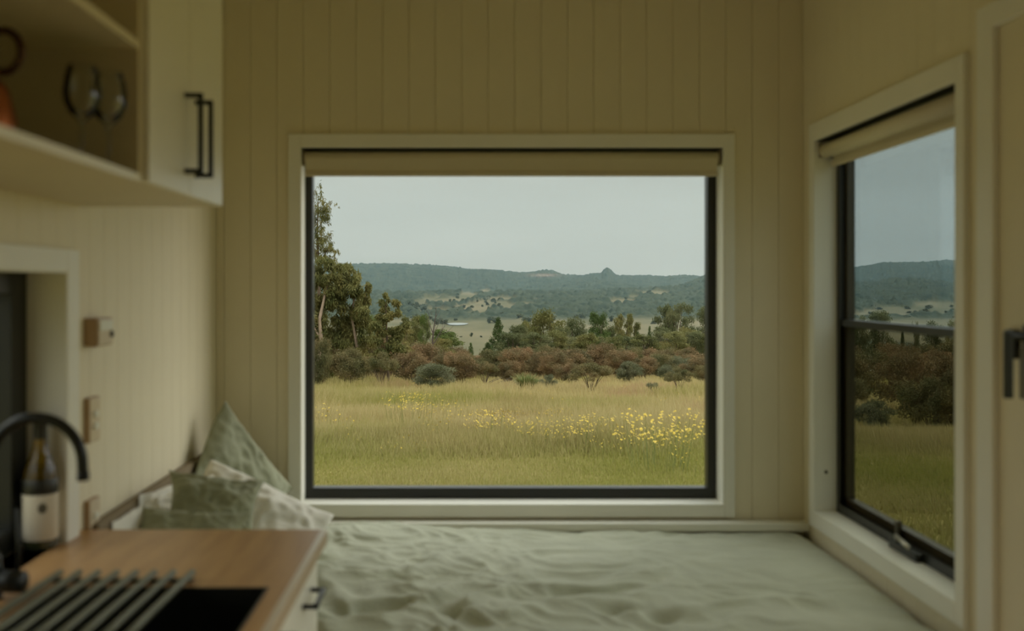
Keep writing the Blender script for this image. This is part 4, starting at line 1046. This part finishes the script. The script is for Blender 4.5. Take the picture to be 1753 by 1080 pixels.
# ------------------------------------------------------------------ wildflowers
YEL = mat('yellow_petals', (.62, .43, .03), .6)
FST = mat('flower_stems', (.15, .17, .04), .8)
def flower_meshes(seed, n, w, h, fs):
    r_ = random.Random(seed); st = []; V = []; fc = []
    for i in range(n):
        a, q = r_.random()*6.28, w/2*math.sqrt(r_.random()); x, y = q*math.cos(a), q*math.sin(a); z = h*(.55+.45*r_.random())
        if i % 8 == 0: st.append(([(x*.75, y*.75, 0), (x*.9, y*.9, z*.6), (x, y, z)], [.003, .003, .002]))
        b = len(V); s_ = fs*(.6+.8*r_.random()); ax = Vector((r_.gauss(0, .5), -.5+r_.gauss(0, .4), 1)).normalized(); p1 = ax.orthogonal().normalized(); p2 = ax.cross(p1)
        V.append(Vector((x, y, z))+ax*s_*.3)
        for k in range(5):
            for off, rr in ((-.35, .62), (.0, 1.0), (.35, .62)):
                t_ = (k+off*.9)*2*PI/5; V.append(Vector((x, y, z))+(p1*math.cos(t_)+p2*math.sin(t_))*s_*rr)
        for k in range(5):
            fc.append((b, b+1+3*k, b+2+3*k, b+3+3*k))
    fl = [v for f in fc for v in f]
    return np_mesh('flower_heads', [tuple(v) for v in V], fl, [4]*len(fc)), stems_mesh(st, 'stems', 4)
FLM = [flower_meshes(1, 80, .75, .66, .018), flower_meshes(2, 38, .7, .62, .018), flower_meshes(3, 9, .5, .55, .019), flower_meshes(4, 190, 1.15, .72, .019)]
for a_, b_ in FLM: a_.materials.append(YEL); b_.materials.append(FST)
def flowers(px, py, k, sc, label, group=None):
    """py is the row of the flower heads"""
    Y = 2462.0/(py+26-604.0)
    for _ in range(6): Y = 2462.0/(py+.48*sc/Y*F*.9-604.0)
    x = (px-CX)/F*Y; root = empty('yellow_wildflower', (x, Y, gz(x, Y)), (0, 0, rng.random()*6)); root.scale = (sc,)*3
    f_ = link('flower_heads', FLM[k][0], None, root); f_['kind'] = 'stuff'; link('stems', FLM[k][1], None, root)
    return tag(root, label, 'flowers', group)
flowers(1128, 748, 3, 1.0, 'largest clump of bright yellow wildflowers, towards the right of the meadow')
flowers(1152, 757, 0, .8, 'yellow wildflowers at the right flank of the largest clump')
flowers(1108, 757, 1, .7, 'yellow wildflowers at the left flank of the largest clump')
flowers(1028, 735, 0, .8, 'compact yellow wildflower clump between the largest clump and the middle')
flowers(1040, 742, 1, .6, 'thin yellow wildflowers right below the compact clump')
flowers(990, 740, 0, .8, 'yellow wildflower clump just right of the middle of the meadow')
flowers(828, 730, 0, .8, 'left end of the long yellow wildflower drift in the middle of the meadow')
flowers(848, 728, 0, .8, 'yellow wildflowers second from the left in the long middle drift')
flowers(874, 724, 0, .8, 'tallest yellow wildflowers of the long middle drift')
flowers(893, 732, 1, .8, 'yellow wildflowers in the right half of the long middle drift')
flowers(912, 742, 0, .7, 'yellow wildflowers at the right end of the long middle drift')
flowers(946, 722, 0, .8, 'yellow wildflowers set back right of the long middle drift')
flowers(944, 744, 1, .7, 'yellow wildflowers below the set-back clump right of the middle')
flowers(693, 694, 0, 1.1, 'yellow wildflowers in the upper left drift, left part')
flowers(715, 697, 0, 1.1, 'yellow wildflowers in the upper left drift, right part')
flowers(762, 704, 1, .9, 'yellow wildflowers right of the upper left drift')
flowers(552, 716, 1, .9, 'yellow wildflowers against the left window frame')
flowers(586, 722, 2, .8, 'small yellow wildflowers near the left window frame')
flowers(745, 731, 1, .8, 'yellow wildflowers between the upper left and the middle drifts')
flowers(607, 750, 2, .5, 'few low yellow flowers in the short grass at the left')
SP = 'sparse yellow flowers scattered through the grass'
for (px, py) in ((663, 688), (795, 694), (770, 690), (675, 703), (840, 668), (720, 663), (700, 658), (900, 672), (1150, 672), (1060, 662), (930, 668), (975, 690), (955, 688), (1125, 690), (1180, 745), (1085, 748), (1068, 752), (1160, 778), (1178, 783), (683, 752), (668, 765), (722, 762), (587, 737), (1140, 712), (1200, 690), (1020, 757), (805, 735), (1045, 765)):
    flowers(px, py, 2, .8 if py < 700 else .6, 'sparse little yellow wildflowers scattered singly in the meadow grass', SP)
